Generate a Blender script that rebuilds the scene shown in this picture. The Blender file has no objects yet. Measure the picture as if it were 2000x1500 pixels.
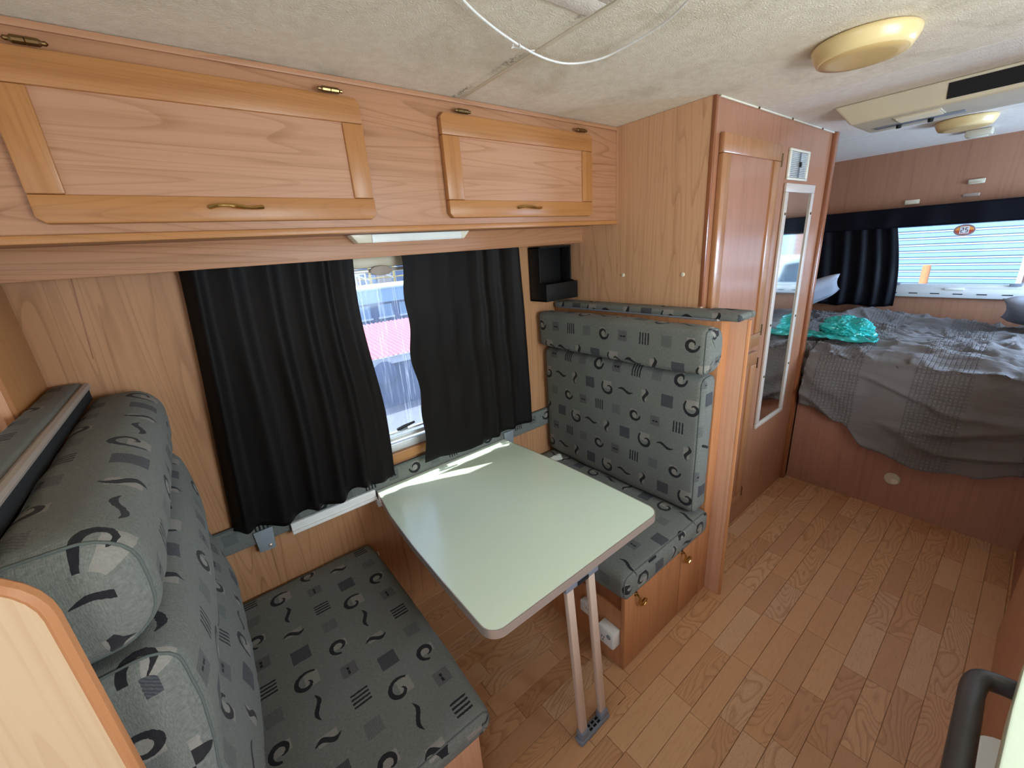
import bpy, bmesh, math, random
from mathutils import Vector, Matrix, noise
random.seed(7)
scene = bpy.context.scene
col = scene.collection

# ------------------------------------------------------------------ camera
CAM_R = ((0.78004359, -0.62183151, -0.06969626), (-0.24743611, -0.20423413, -0.94713452), (0.57472373, 0.75605158, -0.3131751))
CAM_C = Vector((-1.51843, -1.49498, 1.49605))
F_PX = 796.2
cd = bpy.data.cameras.new('camera')
cam = bpy.data.objects.new('camera', cd)
col.objects.link(cam)
cd.sensor_fit = 'HORIZONTAL'
cd.sensor_width = 36.0
cd.lens = F_PX / 2000.0 * 36.0
cd.clip_start = 0.02
cd.clip_end = 300
rt, dn, fw = (Vector(r) for r in CAM_R)
m = Matrix.Identity(4)
for i in range(3):
    m[i][0], m[i][1], m[i][2], m[i][3] = rt[i], -dn[i], -fw[i], CAM_C[i]
cam.matrix_world = m
scene.camera = cam

# ------------------------------------------------------------------ light
vs = scene.view_settings
vs.view_transform = 'Standard'
vs.look = 'None'
vs.gamma = 1.0
vs.use_curve_mapping = False
vs.exposure = 0.0
scene.cycles.max_bounces = 8
scene.cycles.diffuse_bounces = 4
scene.cycles.glossy_bounces = 3
scene.cycles.transparent_max_bounces = 8
scene.cycles.caustics_reflective = False
scene.cycles.caustics_refractive = False
scene.cycles.adaptive_threshold = 0.03

SUN_DIR = Vector((0.50, -0.20, -0.83)).normalized()      # direction the light travels
world = bpy.data.worlds.new('sky')
scene.world = world
world.use_nodes = True
wn = world.node_tree
wn.nodes.clear()
wo = wn.nodes.new('ShaderNodeOutputWorld')
wb = wn.nodes.new('ShaderNodeBackground')
ws = wn.nodes.new('ShaderNodeTexSky')
ws.sky_type = 'NISHITA'
ws.sun_disc = False
ws.sun_elevation = math.asin(-SUN_DIR.z)
ws.sun_rotation = math.atan2(-SUN_DIR.x, -SUN_DIR.y)
ws.air_density = 1.0
ws.dust_density = 1.5
wb.inputs['Strength'].default_value = 0.5
wn.links.new(ws.outputs[0], wb.inputs['Color'])
wn.links.new(wb.outputs[0], wo.inputs['Surface'])

sl = bpy.data.lights.new('sun', 'SUN')
sl.energy = 7.0
sl.angle = 0.009
sl.color = (1.0, 0.95, 0.86)
so = bpy.data.objects.new('sun', sl)
col.objects.link(so)
so.rotation_euler = SUN_DIR.to_track_quat('-Z', 'Y').to_euler()
so.location = (0, 4, 8)


def area_light(name, loc, direction, sx, sy, energy, color):
    """daylight lamp just outside an opening; the bed one is added fill"""
    l = bpy.data.lights.new(name, 'AREA')
    l.shape = 'RECTANGLE'
    l.size, l.size_y = sx, sy
    l.energy = energy
    l.color = color
    o = bpy.data.objects.new(name, l)
    col.objects.link(o)
    o.location = loc
    o.rotation_euler = Vector(direction).to_track_quat('-Z', 'Z').to_euler()
    return o


area_light('daylight_kitchen_window', (-0.55, -2.36, 1.32), (0.1, 1, -0.15), 1.0, 0.62, 37, (1.0, 0.94, 0.88))
area_light('daylight_entry_door', (-2.3, -2.36, 1.0), (0.35, 1, 0), 0.62, 1.7, 6, (1.0, 0.93, 0.86))
area_light('bed_fill_daylight', (1.8, -2.36, 1.3), (0, 1, -0.25), 0.8, 0.5, 55, (0.66, 0.78, 1.0))  # added lamp, stands in for rear-window skylight on the bed
area_light('daylight_front_window', (-3.3, -1.1, 1.25), (1, 0, -0.05), 1.3, 0.7, 20, (1.0, 0.94, 0.88))

# ------------------------------------------------------------------ node helpers
class X:
    """a float socket with arithmetic"""
    nt = None

    def __init__(self, s):
        self.s = s

    @staticmethod
    def op(o, *a):
        n = X.nt.nodes.new('ShaderNodeMath')
        n.operation = o
        for i, v in enumerate(a):
            if isinstance(v, X):
                X.nt.links.new(v.s, n.inputs[i])
            else:
                n.inputs[i].default_value = v
        return X(n.outputs[0])

    def __add__(s, o): return X.op('ADD', s, o)
    def __radd__(s, o): return X.op('ADD', o, s)
    def __sub__(s, o): return X.op('SUBTRACT', s, o)
    def __rsub__(s, o): return X.op('SUBTRACT', o, s)
    def __mul__(s, o): return X.op('MULTIPLY', s, o)
    def __rmul__(s, o): return X.op('MULTIPLY', o, s)
    def __truediv__(s, o): return X.op('DIVIDE', s, o)
    def __lt__(s, o): return X.op('LESS_THAN', s, o)
    def __gt__(s, o): return X.op('GREATER_THAN', s, o)


def fl(a): return X.op('FLOOR', a)
def fr(a): return X.op('FRACT', a)
def ab(a): return X.op('ABSOLUTE', a)
def mx(a, b): return X.op('MAXIMUM', a, b)
def mn(a, b): return X.op('MINIMUM', a, b)
def sn(a): return X.op('SINE', a)
def sq(a): return X.op('SQRT', a)
def at2(a, b): return X.op('ARCTAN2', a, b)
def mod(a, b): return X.op('FLOORED_MODULO', a, b)
def eq(a, b): return X.op('COMPARE', a, b, 0.1)
def sstep(a, lo, hi):
    n = X.nt.nodes.new('ShaderNodeMapRange')
    n.interpolation_type = 'SMOOTHSTEP'
    X.nt.links.new(a.s, n.inputs[0])
    n.inputs[1].default_value, n.inputs[2].default_value = lo, hi
    return X(n.outputs[0])


MATS = {}


def new_mat(name):
    mt = bpy.data.materials.new(name)
    mt.use_nodes = True
    X.nt = mt.node_tree
    MATS[name] = mt
    b = mt.node_tree.nodes['Principled BSDF']
    return mt, mt.node_tree, b


def node(t, **kw):
    n = X.nt.nodes.new(t)
    for k, v in kw.items():
        setattr(n, k, v)
    return n


def link(a, b): X.nt.links.new(a, b)


def coords(kind='Object', scale=(1, 1, 1), loc=(0, 0, 0), rot=(0, 0, 0), rnd=0.0):
    t = node('ShaderNodeTexCoord')
    mp = node('ShaderNodeMapping')
    link(t.outputs[kind], mp.inputs['Vector'])
    mp.inputs['Scale'].default_value = scale
    mp.inputs['Location'].default_value = loc
    mp.inputs['Rotation'].default_value = rot
    if rnd:
        oi = node('ShaderNodeObjectInfo')
        ml = node('ShaderNodeMath', operation='MULTIPLY')
        link(oi.outputs['Random'], ml.inputs[0])
        ml.inputs[1].default_value = rnd
        va = node('ShaderNodeVectorMath', operation='ADD')
        link(mp.outputs[0], va.inputs[0])
        link(ml.outputs[0], va.inputs[1])
        return va.outputs[0]
    return mp.outputs[0]


def noise_tex(vec, scale, detail=3, rough=0.5, dist=0.0):
    n = node('ShaderNodeTexNoise')
    link(vec, n.inputs['Vector'])
    n.inputs['Scale'].default_value = scale
    n.inputs['Detail'].default_value = detail
    n.inputs['Roughness'].default_value = rough
    n.inputs['Distortion'].default_value = dist
    return X(n.outputs['Fac'])


def mixc(fac, a, b):
    n = node('ShaderNodeMix', data_type='RGBA')
    for s, v in ((n.inputs['Factor'], fac), (n.inputs['A'], a), (n.inputs['B'], b)):
        if isinstance(v, X):
            link(v.s, s)
        elif isinstance(v, (tuple, list)):
            s.default_value = tuple(v) + ((1.0,) if len(v) == 3 else ())
        elif isinstance(v, (int, float)):
            s.default_value = v
        else:
            link(v, s)
    return n.outputs['Result']


def bump(bsdf, h, strength=0.2, dist=0.002):
    n = node('ShaderNodeBump')
    n.inputs['Strength'].default_value = strength
    n.inputs['Distance'].default_value = dist
    link(h.s, n.inputs['Height'])
    link(n.outputs[0], bsdf.inputs['Normal'])


def plain(name, c, rough=0.5, metal=0.0, spec=0.5, var=0.06, vs_=30.0, bmp=0.0):
    """a slightly mottled single-colour surface"""
    mt, nt, b = new_mat(name)
    n = noise_tex(coords(), vs_, 4, 0.6)
    lo = tuple(x * (1 - var) for x in c)
    hi = tuple(min(1, x * (1 + var)) for x in c)
    link(mixc(n, lo, hi), b.inputs['Base Color'])
    b.inputs['Roughness'].default_value = rough
    b.inputs['Metallic'].default_value = metal
    b.inputs['Specular IOR Level'].default_value = spec
    if bmp:
        bump(b, n, bmp, 0.002)
    return mt


def wood(name, axis, light, dark, rough=0.42, rings=26.0, ringmix=0.35, rnd=0.0, spec=0.4, coat=0.0):
    """laminate with long grain along one axis and open cathedral figure"""
    mt, nt, b = new_mat(name)
    i = 'xyz'.index(axis)
    s1 = [6.5, 6.5, 6.5]; s1[i] = 0.42
    s2 = [130, 130, 130]; s2[i] = 3.0
    s3 = [1.2, 1.2, 1.2]; s3[i] = 0.3
    big = noise_tex(coords(scale=s1, rnd=rnd), 1.0, 1.5, 0.45, 0.3)
    fibre = noise_tex(coords(scale=s2, rnd=rnd), 1.0, 2, 0.6)
    tone = noise_tex(coords(scale=s3, loc=(3, 1, 2), rnd=rnd), 2.0, 2, 0.5)
    w = fr(big * rings)
    line = mx(sstep(w, 0.70, 0.97) - sstep(w, 0.97, 1.0), 0.0)
    fade = sstep(tone, 0.3, 0.62)
    s4 = [42, 42, 42]; s4[i] = 0.8
    streak = noise_tex(coords(scale=s4, loc=(1, 4, 2), rnd=rnd), 1.0, 2, 0.55)
    k = mn(sstep(streak, 0.5, 0.7) * 0.26 + line * ringmix * (0.35 + 0.65 * fade) + sstep(fibre, 0.45, 0.75) * 0.28, 1.0)
    c1 = mixc(tone, tuple(x * 0.93 for x in light), tuple(min(1, x * 1.06) for x in light))
    link(mixc(k, c1, dark), b.inputs['Base Color'])
    b.inputs['Roughness'].default_value = rough
    b.inputs['Specular IOR Level'].default_value = spec
    if coat:
        b.inputs['Coat Weight'].default_value = coat
        b.inputs['Coat Roughness'].default_value = 0.12
    bump(b, fibre, 0.05, 0.001)
    return mt


def fabric(name, base=(0.158, 0.165, 0.145), cell=0.094):
    """grey-green woven upholstery printed with swirls, squares and bars"""
    mt, nt, b = new_mat(name)
    t = node('ShaderNodeTexCoord')
    sp = node('ShaderNodeSeparateXYZ')
    link(t.outputs['UV'], sp.inputs[0])
    wob = noise_tex(t.outputs['UV'], 160.0, 1)
    U = X(sp.outputs[0]) * (1 / cell) + (wob - 0.5) * 0.03
    V = X(sp.outputs[1]) * (1 / cell) + (wob - 0.5) * 0.03
    row = fl(V)
    par = mod(row, 2.0)
    Us = U + par * 0.5
    colm = mod(fl(Us) + 2.0 * fl(row * 0.5), 4.0)
    x = fr(Us) - 0.5
    y = fr(V) - 0.5
    isB = par
    isA = 1.0 - par
    c = [eq(colm, float(k)) for k in range(4)]

    def rect(px, py, hx, hy): return (ab(px) < hx) * (ab(py) < hy)

    def scurve(a, bb, L, amp, w):
        tt = bb * (1 / L)
        cx = sn(tt * math.pi) * amp
        ww = (1.0 - tt * tt) * w + 0.008
        return (ab(a - cx) < ww) * (ab(tt) < 1.0)

    def spiral(px, py, r0, r1, w):
        rr = sq(px * px + py * py)
        an = (at2(py, px) + math.pi) * (1 / (2 * math.pi))
        rad = r0 + (r1 - r0) * an
        tw = w * (0.25 + 0.9 * sn(an * math.pi * 0.9))
        return ab(rr - rad) < tw

    mS = c[1] * isA * scurve(x, y, 0.32, 0.085, 0.075)
    mW = c[2] * isA * scurve(y + 0.03 * x, x, 0.40, -0.07, 0.058)
    hx_, hy_ = x + 0.07, y - 0.07
    hk = spiral((hy_ - hx_) * 0.707, (hx_ + hy_) * 0.707, 0.06, 0.38, 0.056) * (ab(x) < 0.40) * (ab(y) < 0.40)
    mH = c[3] * isA * hk
    mG = c[2] * isB * spiral(x, y, 0.11, 0.27, 0.06)
    bars = rect(x, y, 0.25, 0.24) * (fr(x * 8.0) < 0.48)
    mB = c[0] * isB * bars
    mD = c[1] * isB * (rect(x + 0.08, y - 0.02, 0.06, 0.035) + rect(x - 0.06, y - 0.02, 0.05, 0.035))
    black = mn(mS + mW + mH + mG + mB + mD, 1.0)
    fine = fr((U + V) * 14.0) < 0.5
    dsq = c[0] * isA * rect(x, y, 0.26, 0.26)
    msq = c[1] * isB * rect(x, y, 0.22, 0.22)
    hsq = c[3] * isB * rect(x, y, 0.22, 0.22)
    pale = mn(c[3] * isA * rect(x + 0.03, y + 0.08, 0.23, 0.19) + c[2] * isB * rect(x - 0.06, y + 0.05, 0.15, 0.2) + c[1] * isA * rect(x - 0.05, y, 0.13, 0.24), 1.0)
    thread = noise_tex(coords('UV', (620, 110, 1)), 1.0, 3, 0.65)
    thread2 = noise_tex(coords('UV', (130, 620, 1), loc=(4, 4, 0)), 1.0, 3, 0.65)
    patch = noise_tex(coords('UV', (9, 9, 1)), 1.0, 3)
    cb = mixc(thread, tuple(v * 0.35 for v in base), tuple(v * 1.70 for v in base))
    cb = mixc(sstep(thread2, 0.5, 0.75) * 0.5, cb, tuple(v * 0.45 for v in base))
    cb = mixc(sstep(patch, 0.4, 0.7) * 0.35, cb, (base[0] * 1.0, base[1] * 0.98, base[2] * 1.12))
    cb = mixc(pale * (0.35 + 0.3 * thread), cb, (0.34, 0.30, 0.26))
    cb = mixc(dsq * (0.65 + 0.25 * fine), cb, (0.035, 0.035, 0.048))
    cb = mixc(msq * 0.6, cb, (0.075, 0.07, 0.08))
    cb = mixc(hsq * (0.2 + 0.45 * fine), cb, (0.07, 0.075, 0.08))
    cb = mixc(black * 0.95, cb, (0.010, 0.009, 0.013))
    link(cb, b.inputs['Base Color'])
    b.inputs['Roughness'].default_value = 0.9
    b.inputs['Specular IOR Level'].default_value = 0.15
    b.inputs['Sheen Weight'].default_value = 0.08
    bump(b, thread + thread2, 0.5, 0.002)
    return mt


# ------------------------------------------------------------------ materials
L_WALL = (0.47, 0.24, 0.118)
wood('wall_wood', 'z', L_WALL, (0.27, 0.12, 0.05), 0.45, 24, 0.45)
wood('wardrobe_side_lit_wood', 'z', (0.60, 0.335, 0.185), (0.38, 0.18, 0.08), 0.45, 24, 0.42)  # wall wood made lighter: daylight on this side put into the colour
wood('face_wood', 'x', (0.455, 0.228, 0.122), (0.27, 0.115, 0.046), 0.42, 26, 0.48)
wood('frame_wood_x', 'x', (0.44, 0.195, 0.066), (0.28, 0.105, 0.03), 0.36, 44, 0.30)
wood('frame_wood_z', 'z', (0.44, 0.195, 0.066), (0.28, 0.105, 0.03), 0.36, 44, 0.30)
wood('panel_wood_x', 'x', (0.485, 0.252, 0.146), (0.30, 0.13, 0.055), 0.38, 24, 0.45)
wood('wardrobe_wood', 'z', (0.38, 0.17, 0.095), (0.22, 0.085, 0.04), 0.30, 14, 0.22, coat=0.25)
wood('wardrobe_stile_wood', 'z', (0.40, 0.185, 0.08), (0.24, 0.09, 0.03), 0.30, 14, 0.25, coat=0.2)
wood('dark_trim_wood', 'z', (0.27, 0.09, 0.035), (0.15, 0.045, 0.018), 0.28, 12, 0.2, coat=0.3)
wood('bench_wood', 'z', (0.52, 0.225, 0.095), (0.32, 0.115, 0.042), 0.40, 14, 0.28)
wood('post_wood', 'z', (0.60, 0.32, 0.195), (0.40, 0.18, 0.095), 0.42, 14, 0.25)
wood('pale_wood', 'z', (0.66, 0.46, 0.28), (0.48, 0.28, 0.13), 0.45, 14, 0.35)
wood('bed_wood', 'z', (0.40, 0.19, 0.125), (0.26, 0.11, 0.065), 0.45, 12, 0.22)
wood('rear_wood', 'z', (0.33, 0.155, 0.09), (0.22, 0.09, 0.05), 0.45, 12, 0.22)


def plank_mat():
    mt, nt, b = new_mat('floor_strip_wood')
    oi = node('ShaderNodeObjectInfo')
    rnd = X(oi.outputs['Random'])
    big = noise_tex(coords(scale=(0.8, 9, 9), rnd=37.0), 1.0, 1.5, 0.4, 0.4)
    fibre = noise_tex(coords(scale=(6, 190, 190), rnd=37.0), 1.0, 2, 0.6)
    speck = noise_tex(coords(scale=(70, 220, 220), rnd=37.0), 1.0, 1, 0.5)
    w = fr(big * 22.0)
    line = mx(sstep(w, 0.45, 0.95) - sstep(w, 0.95, 1.0), 0.0) * (fr(rnd * 7.3) > 0.45)
    r2 = fr(rnd * 13.7)
    r3 = fr(rnd * 29.1)
    base = mixc(r2, (0.63, 0.335, 0.165), (0.71, 0.42, 0.225))
    base = mixc((r3 > 0.86) * 0.6, base, (0.66, 0.43, 0.26))
    base = mixc((r3 < 0.22) * 0.5, base, (0.50, 0.245, 0.12))
    k = mn(line * 0.42 + sstep(fibre, 0.45, 0.8) * 0.22 + (r3 > 0.80) * sstep(speck, 0.55, 0.7) * 0.25, 1.0)
    c = mixc(k, base, (0.33, 0.14, 0.055))
    g = noise_tex(coords('Object', (1, 1, 1), rnd=11.0), 9.0, 5, 0.7)
    c = mixc(sstep(g, 0.72, 0.8) * 0.5, c, (0.10, 0.055, 0.03))
    link(c, b.inputs['Base Color'])
    rg = 0.34 + 0.12 * g
    link(rg.s, b.inputs['Roughness'])
    b.inputs['Specular IOR Level'].default_value = 0.45
    bump(b, fibre, 0.05, 0.0008)


plank_mat()


def ceiling_mat(name, c1, c2, stain, mould=False):
    mt, nt, b = new_mat(name)
    fine = noise_tex(coords(), 260.0, 3, 0.6)
    mid = noise_tex(coords(), 38.0, 4, 0.65)
    big = noise_tex(coords(), 4.5, 5, 0.65, 0.6)
    c = mixc(sstep(mid, 0.3, 0.7), c1, c2)
    c = mixc(sstep(big, 0.48, 0.75) * stain, c, (0.47, 0.40, 0.27))
    c = mixc(sstep(fine, 0.62, 0.8) * 0.35, c, tuple(v * 0.72 for v in c1))
    if mould:                                    # dark mould specks along the panel joint
        sp = node('ShaderNodeSeparateXYZ')
        tc = node('ShaderNodeTexCoord')
        link(tc.outputs['Object'], sp.inputs[0])
        dx = ab(X(sp.outputs[0]) + 0.756)
        sp2 = noise_tex(coords(), 90.0, 3, 0.7)
        lm = noise_tex(coords(loc=(1, 2, 0)), 5.0, 2, 0.5)
        c = mixc((1.0 - sstep(dx, 0.003, 0.016)) * sstep(sp2, 0.42, 0.6) * sstep(lm, 0.35, 0.55) * 0.75, c, (0.10, 0.085, 0.06))
    link(c, b.inputs['Base Color'])
    b.inputs['Roughness'].default_value = 0.55
    b.inputs['Specular IOR Level'].default_value = 0.3
    bump(b, fine + mid * 0.5, 0.8, 0.003)
    return mt


ceiling_mat('ceiling_stained', (0.74, 0.655, 0.525), (0.82, 0.745, 0.615), 0.55, True)
ceiling_mat('ceiling_clean', (0.73, 0.655, 0.57), (0.80, 0.735, 0.65), 0.10)
fabric('upholstery')
plain('fabric_plain', (0.13, 0.145, 0.14), 0.9, var=0.25, vs_=400, bmp=0.4, spec=0.15)
plain('fabric_dark', (0.03, 0.032, 0.033), 0.9, var=0.3, vs_=300, spec=0.1)
plain('piping_fabric', (0.105, 0.12, 0.11), 0.85, var=0.3, vs_=500, spec=0.15)
plain('tan_trim', (0.36, 0.30, 0.25), 0.55, var=0.12)
plain('brass', (0.55, 0.36, 0.12), 0.22, 1.0, var=0.15)
plain('brass_dark', (0.22, 0.14, 0.06), 0.3, 1.0, var=0.2)
plain('cream_plastic', (0.72, 0.66, 0.52), 0.35)
plain('white_plastic', (0.78, 0.77, 0.73), 0.35)
plain('aged_plastic', (0.56, 0.50, 0.37), 0.4, var=0.1, vs_=8)
plain('lamp_cream', (0.78, 0.60, 0.30), 0.28, var=0.05, vs_=6)
plain('grey_plastic', (0.19, 0.21, 0.25), 0.45)
plain('black_plastic', (0.006, 0.006, 0.0065), 0.5, spec=0.25)
plain('lamp_shade', (0.60, 0.41, 0.17), 0.3, var=0.05, vs_=6)
plain('black_void', (0.004, 0.004, 0.004), 0.9)
plain('aluminium', (0.70, 0.54, 0.43), 0.38, 0.25, var=0.05)
plain('edge_aluminium', (0.52, 0.43, 0.38), 0.34, 0.5, var=0.05)
plain('window_aluminium', (0.66, 0.67, 0.66), 0.35, 0.2)
plain('grey_tab', (0.23, 0.26, 0.28), 0.6, var=0.15, vs_=200)
plain('rail_rubber', (0.045, 0.042, 0.045), 0.38, var=0.35, vs_=60)
plain('white_enamel', (0.70, 0.74, 0.68), 0.3)
plain('grey_wall', (0.30, 0.30, 0.33), 0.7)
plain('bluegrey_pad', (0.26, 0.27, 0.31), 0.85)
plain('roof_white', (0.75, 0.75, 0.72), 0.6)


def laminate():
    mt, nt, b = new_mat('table_laminate')
    n = noise_tex(coords(), 6.0, 4, 0.6)
    s = noise_tex(coords(), 900.0, 2, 0.6)
    d = noise_tex(coords(loc=(2, 5, 1)), 34.0, 1, 0.5)
    c = mixc(n, (0.73, 0.84, 0.645), (0.76, 0.86, 0.68))
    c = mixc(sstep(s, 0.55, 0.75) * 0.12, c, (0.45, 0.52, 0.42))
    c = mixc(sstep(d, 0.83, 0.86) * 0.7, c, (0.12, 0.11, 0.09))
    link(c, b.inputs['Base Color'])
    b.inputs['Roughness'].default_value = 0.24
    b.inputs['Specular IOR Level'].default_value = 0.8
    b.inputs['Coat Weight'].default_value = 0.4
    b.inputs['Coat Roughness'].default_value = 0.16
    bump(b, s, 0.05, 0.0006)


laminate()


def curtain_mat(name, c, tl):
    mt, nt, b = new_mat(name)
    w = noise_tex(coords(scale=(700, 700, 90)), 1.0, 2, 0.5)
    link(mixc(w, tuple(v * 0.8 for v in c), tuple(v * 1.25 for v in c)), b.inputs['Base Color'])
    b.inputs['Roughness'].default_value = 0.5
    b.inputs['Specular IOR Level'].default_value = 0.10
    tr = node('ShaderNodeBsdfTranslucent')
    tr.inputs['Color'].default_value = tl + (1,)
    ad = node('ShaderNodeMixShader')
    ad.inputs[0].default_value = 0.18
    link(b.outputs[0], ad.inputs[1])
    link(tr.outputs[0], ad.inputs[2])
    out = [n for n in nt.nodes if n.type == 'OUTPUT_MATERIAL'][0]
    link(ad.outputs[0], out.inputs['Surface'])


curtain_mat('curtain_satin', (0.011, 0.0095, 0.009), (0.22, 0.16, 0.11))
curtain_mat('curtain_navy', (0.0055, 0.0055, 0.009), (0.012, 0.012, 0.02))


def glass_mat(name, haze, tint, streak=0.0):
    mt, nt, b = new_mat(name)
    out = [n for n in nt.nodes if n.type == 'OUTPUT_MATERIAL'][0]
    tp = node('ShaderNodeBsdfTransparent')
    tp.inputs['Color'].default_value = tint + (1,)
    gl = node('ShaderNodeBsdfGlossy')
    gl.inputs['Roughness'].default_value = 0.04
    m1 = node('ShaderNodeMixShader')
    m1.inputs[0].default_value = 0.012
    link(tp.outputs[0], m1.inputs[1])
    link(gl.outputs[0], m1.inputs[2])
    last = m1
    if haze:
        tr = node('ShaderNodeBsdfTranslucent')
        tr.inputs['Color'].default_value = (0.85, 0.92, 1.0, 1)
        m2 = node('ShaderNodeMixShader')
        s = noise_tex(coords(scale=(150, 150, 5)), 1.0, 4, 0.7, 0.4)
        s2 = noise_tex(coords(scale=(60, 60, 3), loc=(3, 0, 1)), 1.0, 3, 0.6)
        f = haze + streak * sstep(s, 0.52, 0.66) * sstep(s2, 0.35, 0.6)
        link(f.s, m2.inputs[0])
        link(m1.outputs[0], m2.inputs[1])
        link(tr.outputs[0], m2.inputs[2])
        last = m2
    link(last.outputs[0], out.inputs['Surface'])


glass_mat('window_acrylic', 0.05, (0.90, 0.95, 1.0), 0.30)
glass_mat('rear_acrylic', 0.05, (0.84, 0.94, 1.0), 0.0)
plain('clear_diffuser', (0.80, 0.82, 0.78), 0.15)
plain('mirror_frame', (0.56, 0.47, 0.39), 0.4)
mt, nt, b = new_mat('mirror_glass')
n_ = noise_tex(coords(scale=(1, 1, 1)), 14.0, 4, 0.6)
link((0.03 + 0.05 * n_).s, b.inputs['Roughness'])
b.inputs['Base Color'].default_value = (0.80, 0.83, 0.82, 1)
b.inputs['Metallic'].default_value = 1.0


def duvet_mat(name, c, waf):
    mt, nt, b = new_mat(name)
    t = node('ShaderNodeTexCoord')
    sp = node('ShaderNodeSeparateXYZ')
    link(t.outputs['UV'], sp.inputs[0])
    u, v = X(sp.outputs[0]), X(sp.outputs[1])
    P = 0.0165
    gx = ab(fr(u * (1 / P)) - 0.5) * 2.0
    gy = ab(fr(v * (1 / P)) - 0.5) * 2.0
    band = mod(fl(u * 5.0), 2.0)                                   # alternate waffle and gathered stripes
    grid = mx(sstep(gx, 0.62, 0.95), sstep(gy, 0.62, 0.95))
    puck = noise_tex(coords('UV', (8, 34, 1)), 1.0, 3, 0.6, 0.6)
    h = (1.0 - grid) * band * waf + puck * (1.0 - band) * waf * 1.2
    tn = noise_tex(coords('UV', (500, 500, 1)), 1.0, 2)
    link(mixc(tn, tuple(k * 0.85 for k in c), tuple(k * 1.15 for k in c)), b.inputs['Base Color'])
    b.inputs['Roughness'].default_value = 0.85
    b.inputs['Specular IOR Level'].default_value = 0.15
    b.inputs['Sheen Weight'].default_value = 0.15
    bump(b, h, 0.8, 0.005)


duvet_mat('duvet_cotton', (0.17, 0.152, 0.145), 1.0)
plain('pillow_cotton', (0.34, 0.35, 0.40), 0.85, var=0.08, vs_=40)
plain('mattress_ticking', (0.40, 0.38, 0.36), 0.9)
mt, nt, b = new_mat('teal_film')
n_ = noise_tex(coords(), 40.0, 4, 0.6)
link(mixc(n_, (0.02, 0.36, 0.33), (0.05, 0.55, 0.50)), b.inputs['Base Color'])
b.inputs['Roughness'].default_value = 0.18
b.inputs['Specular IOR Level'].default_value = 0.7
b.inputs['Subsurface Weight'].default_value = 0.0
bump(b, n_, 0.6, 0.006)

# outside
plain('red_steel', (0.62, 0.17, 0.20), 0.5)
plain('pale_render', (0.72, 0.78, 0.82), 0.8)
plain('slate_blue', (0.10, 0.16, 0.28), 0.6, var=0.2, vs_=6)
plain('pale_blue_steel', (0.36, 0.52, 0.66), 0.5)
plain('asphalt', (0.22, 0.24, 0.28), 0.9, var=0.25, vs_=20)
plain('yellow_paint', (0.70, 0.46, 0.10), 0.5)
plain('tan_render', (0.62, 0.45, 0.34), 0.8)
plain('roller_steel', (0.30, 0.43, 0.57), 0.45)
plain('roller_edge', (0.75, 0.80, 0.84), 0.45)
plain('orange_paint', (0.80, 0.28, 0.08), 0.6)
plain('car_white', (0.75, 0.77, 0.78), 0.2)
plain('car_glass', (0.03, 0.05, 0.07), 0.08)
plain('tyre', (0.015, 0.015, 0.016), 0.8)
plain('mortar', (0.55, 0.48, 0.42), 0.9)
plain('brick_clay', (0.45, 0.19, 0.12), 0.85, var=0.3, vs_=5)
plain('sticker_brown', (0.28, 0.17, 0.18), 0.5)
plain('sticker_orange', (0.85, 0.33, 0.06), 0.5)
plain('sticker_red', (0.50, 0.07, 0.03), 0.5)
plain('sticker_white', (0.85, 0.85, 0.85), 0.5)
plain('foliage', (0.10, 0.17, 0.06), 0.8, var=0.5, vs_=9)

# ------------------------------------------------------------------ mesh helpers
ORG = {}


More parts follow.
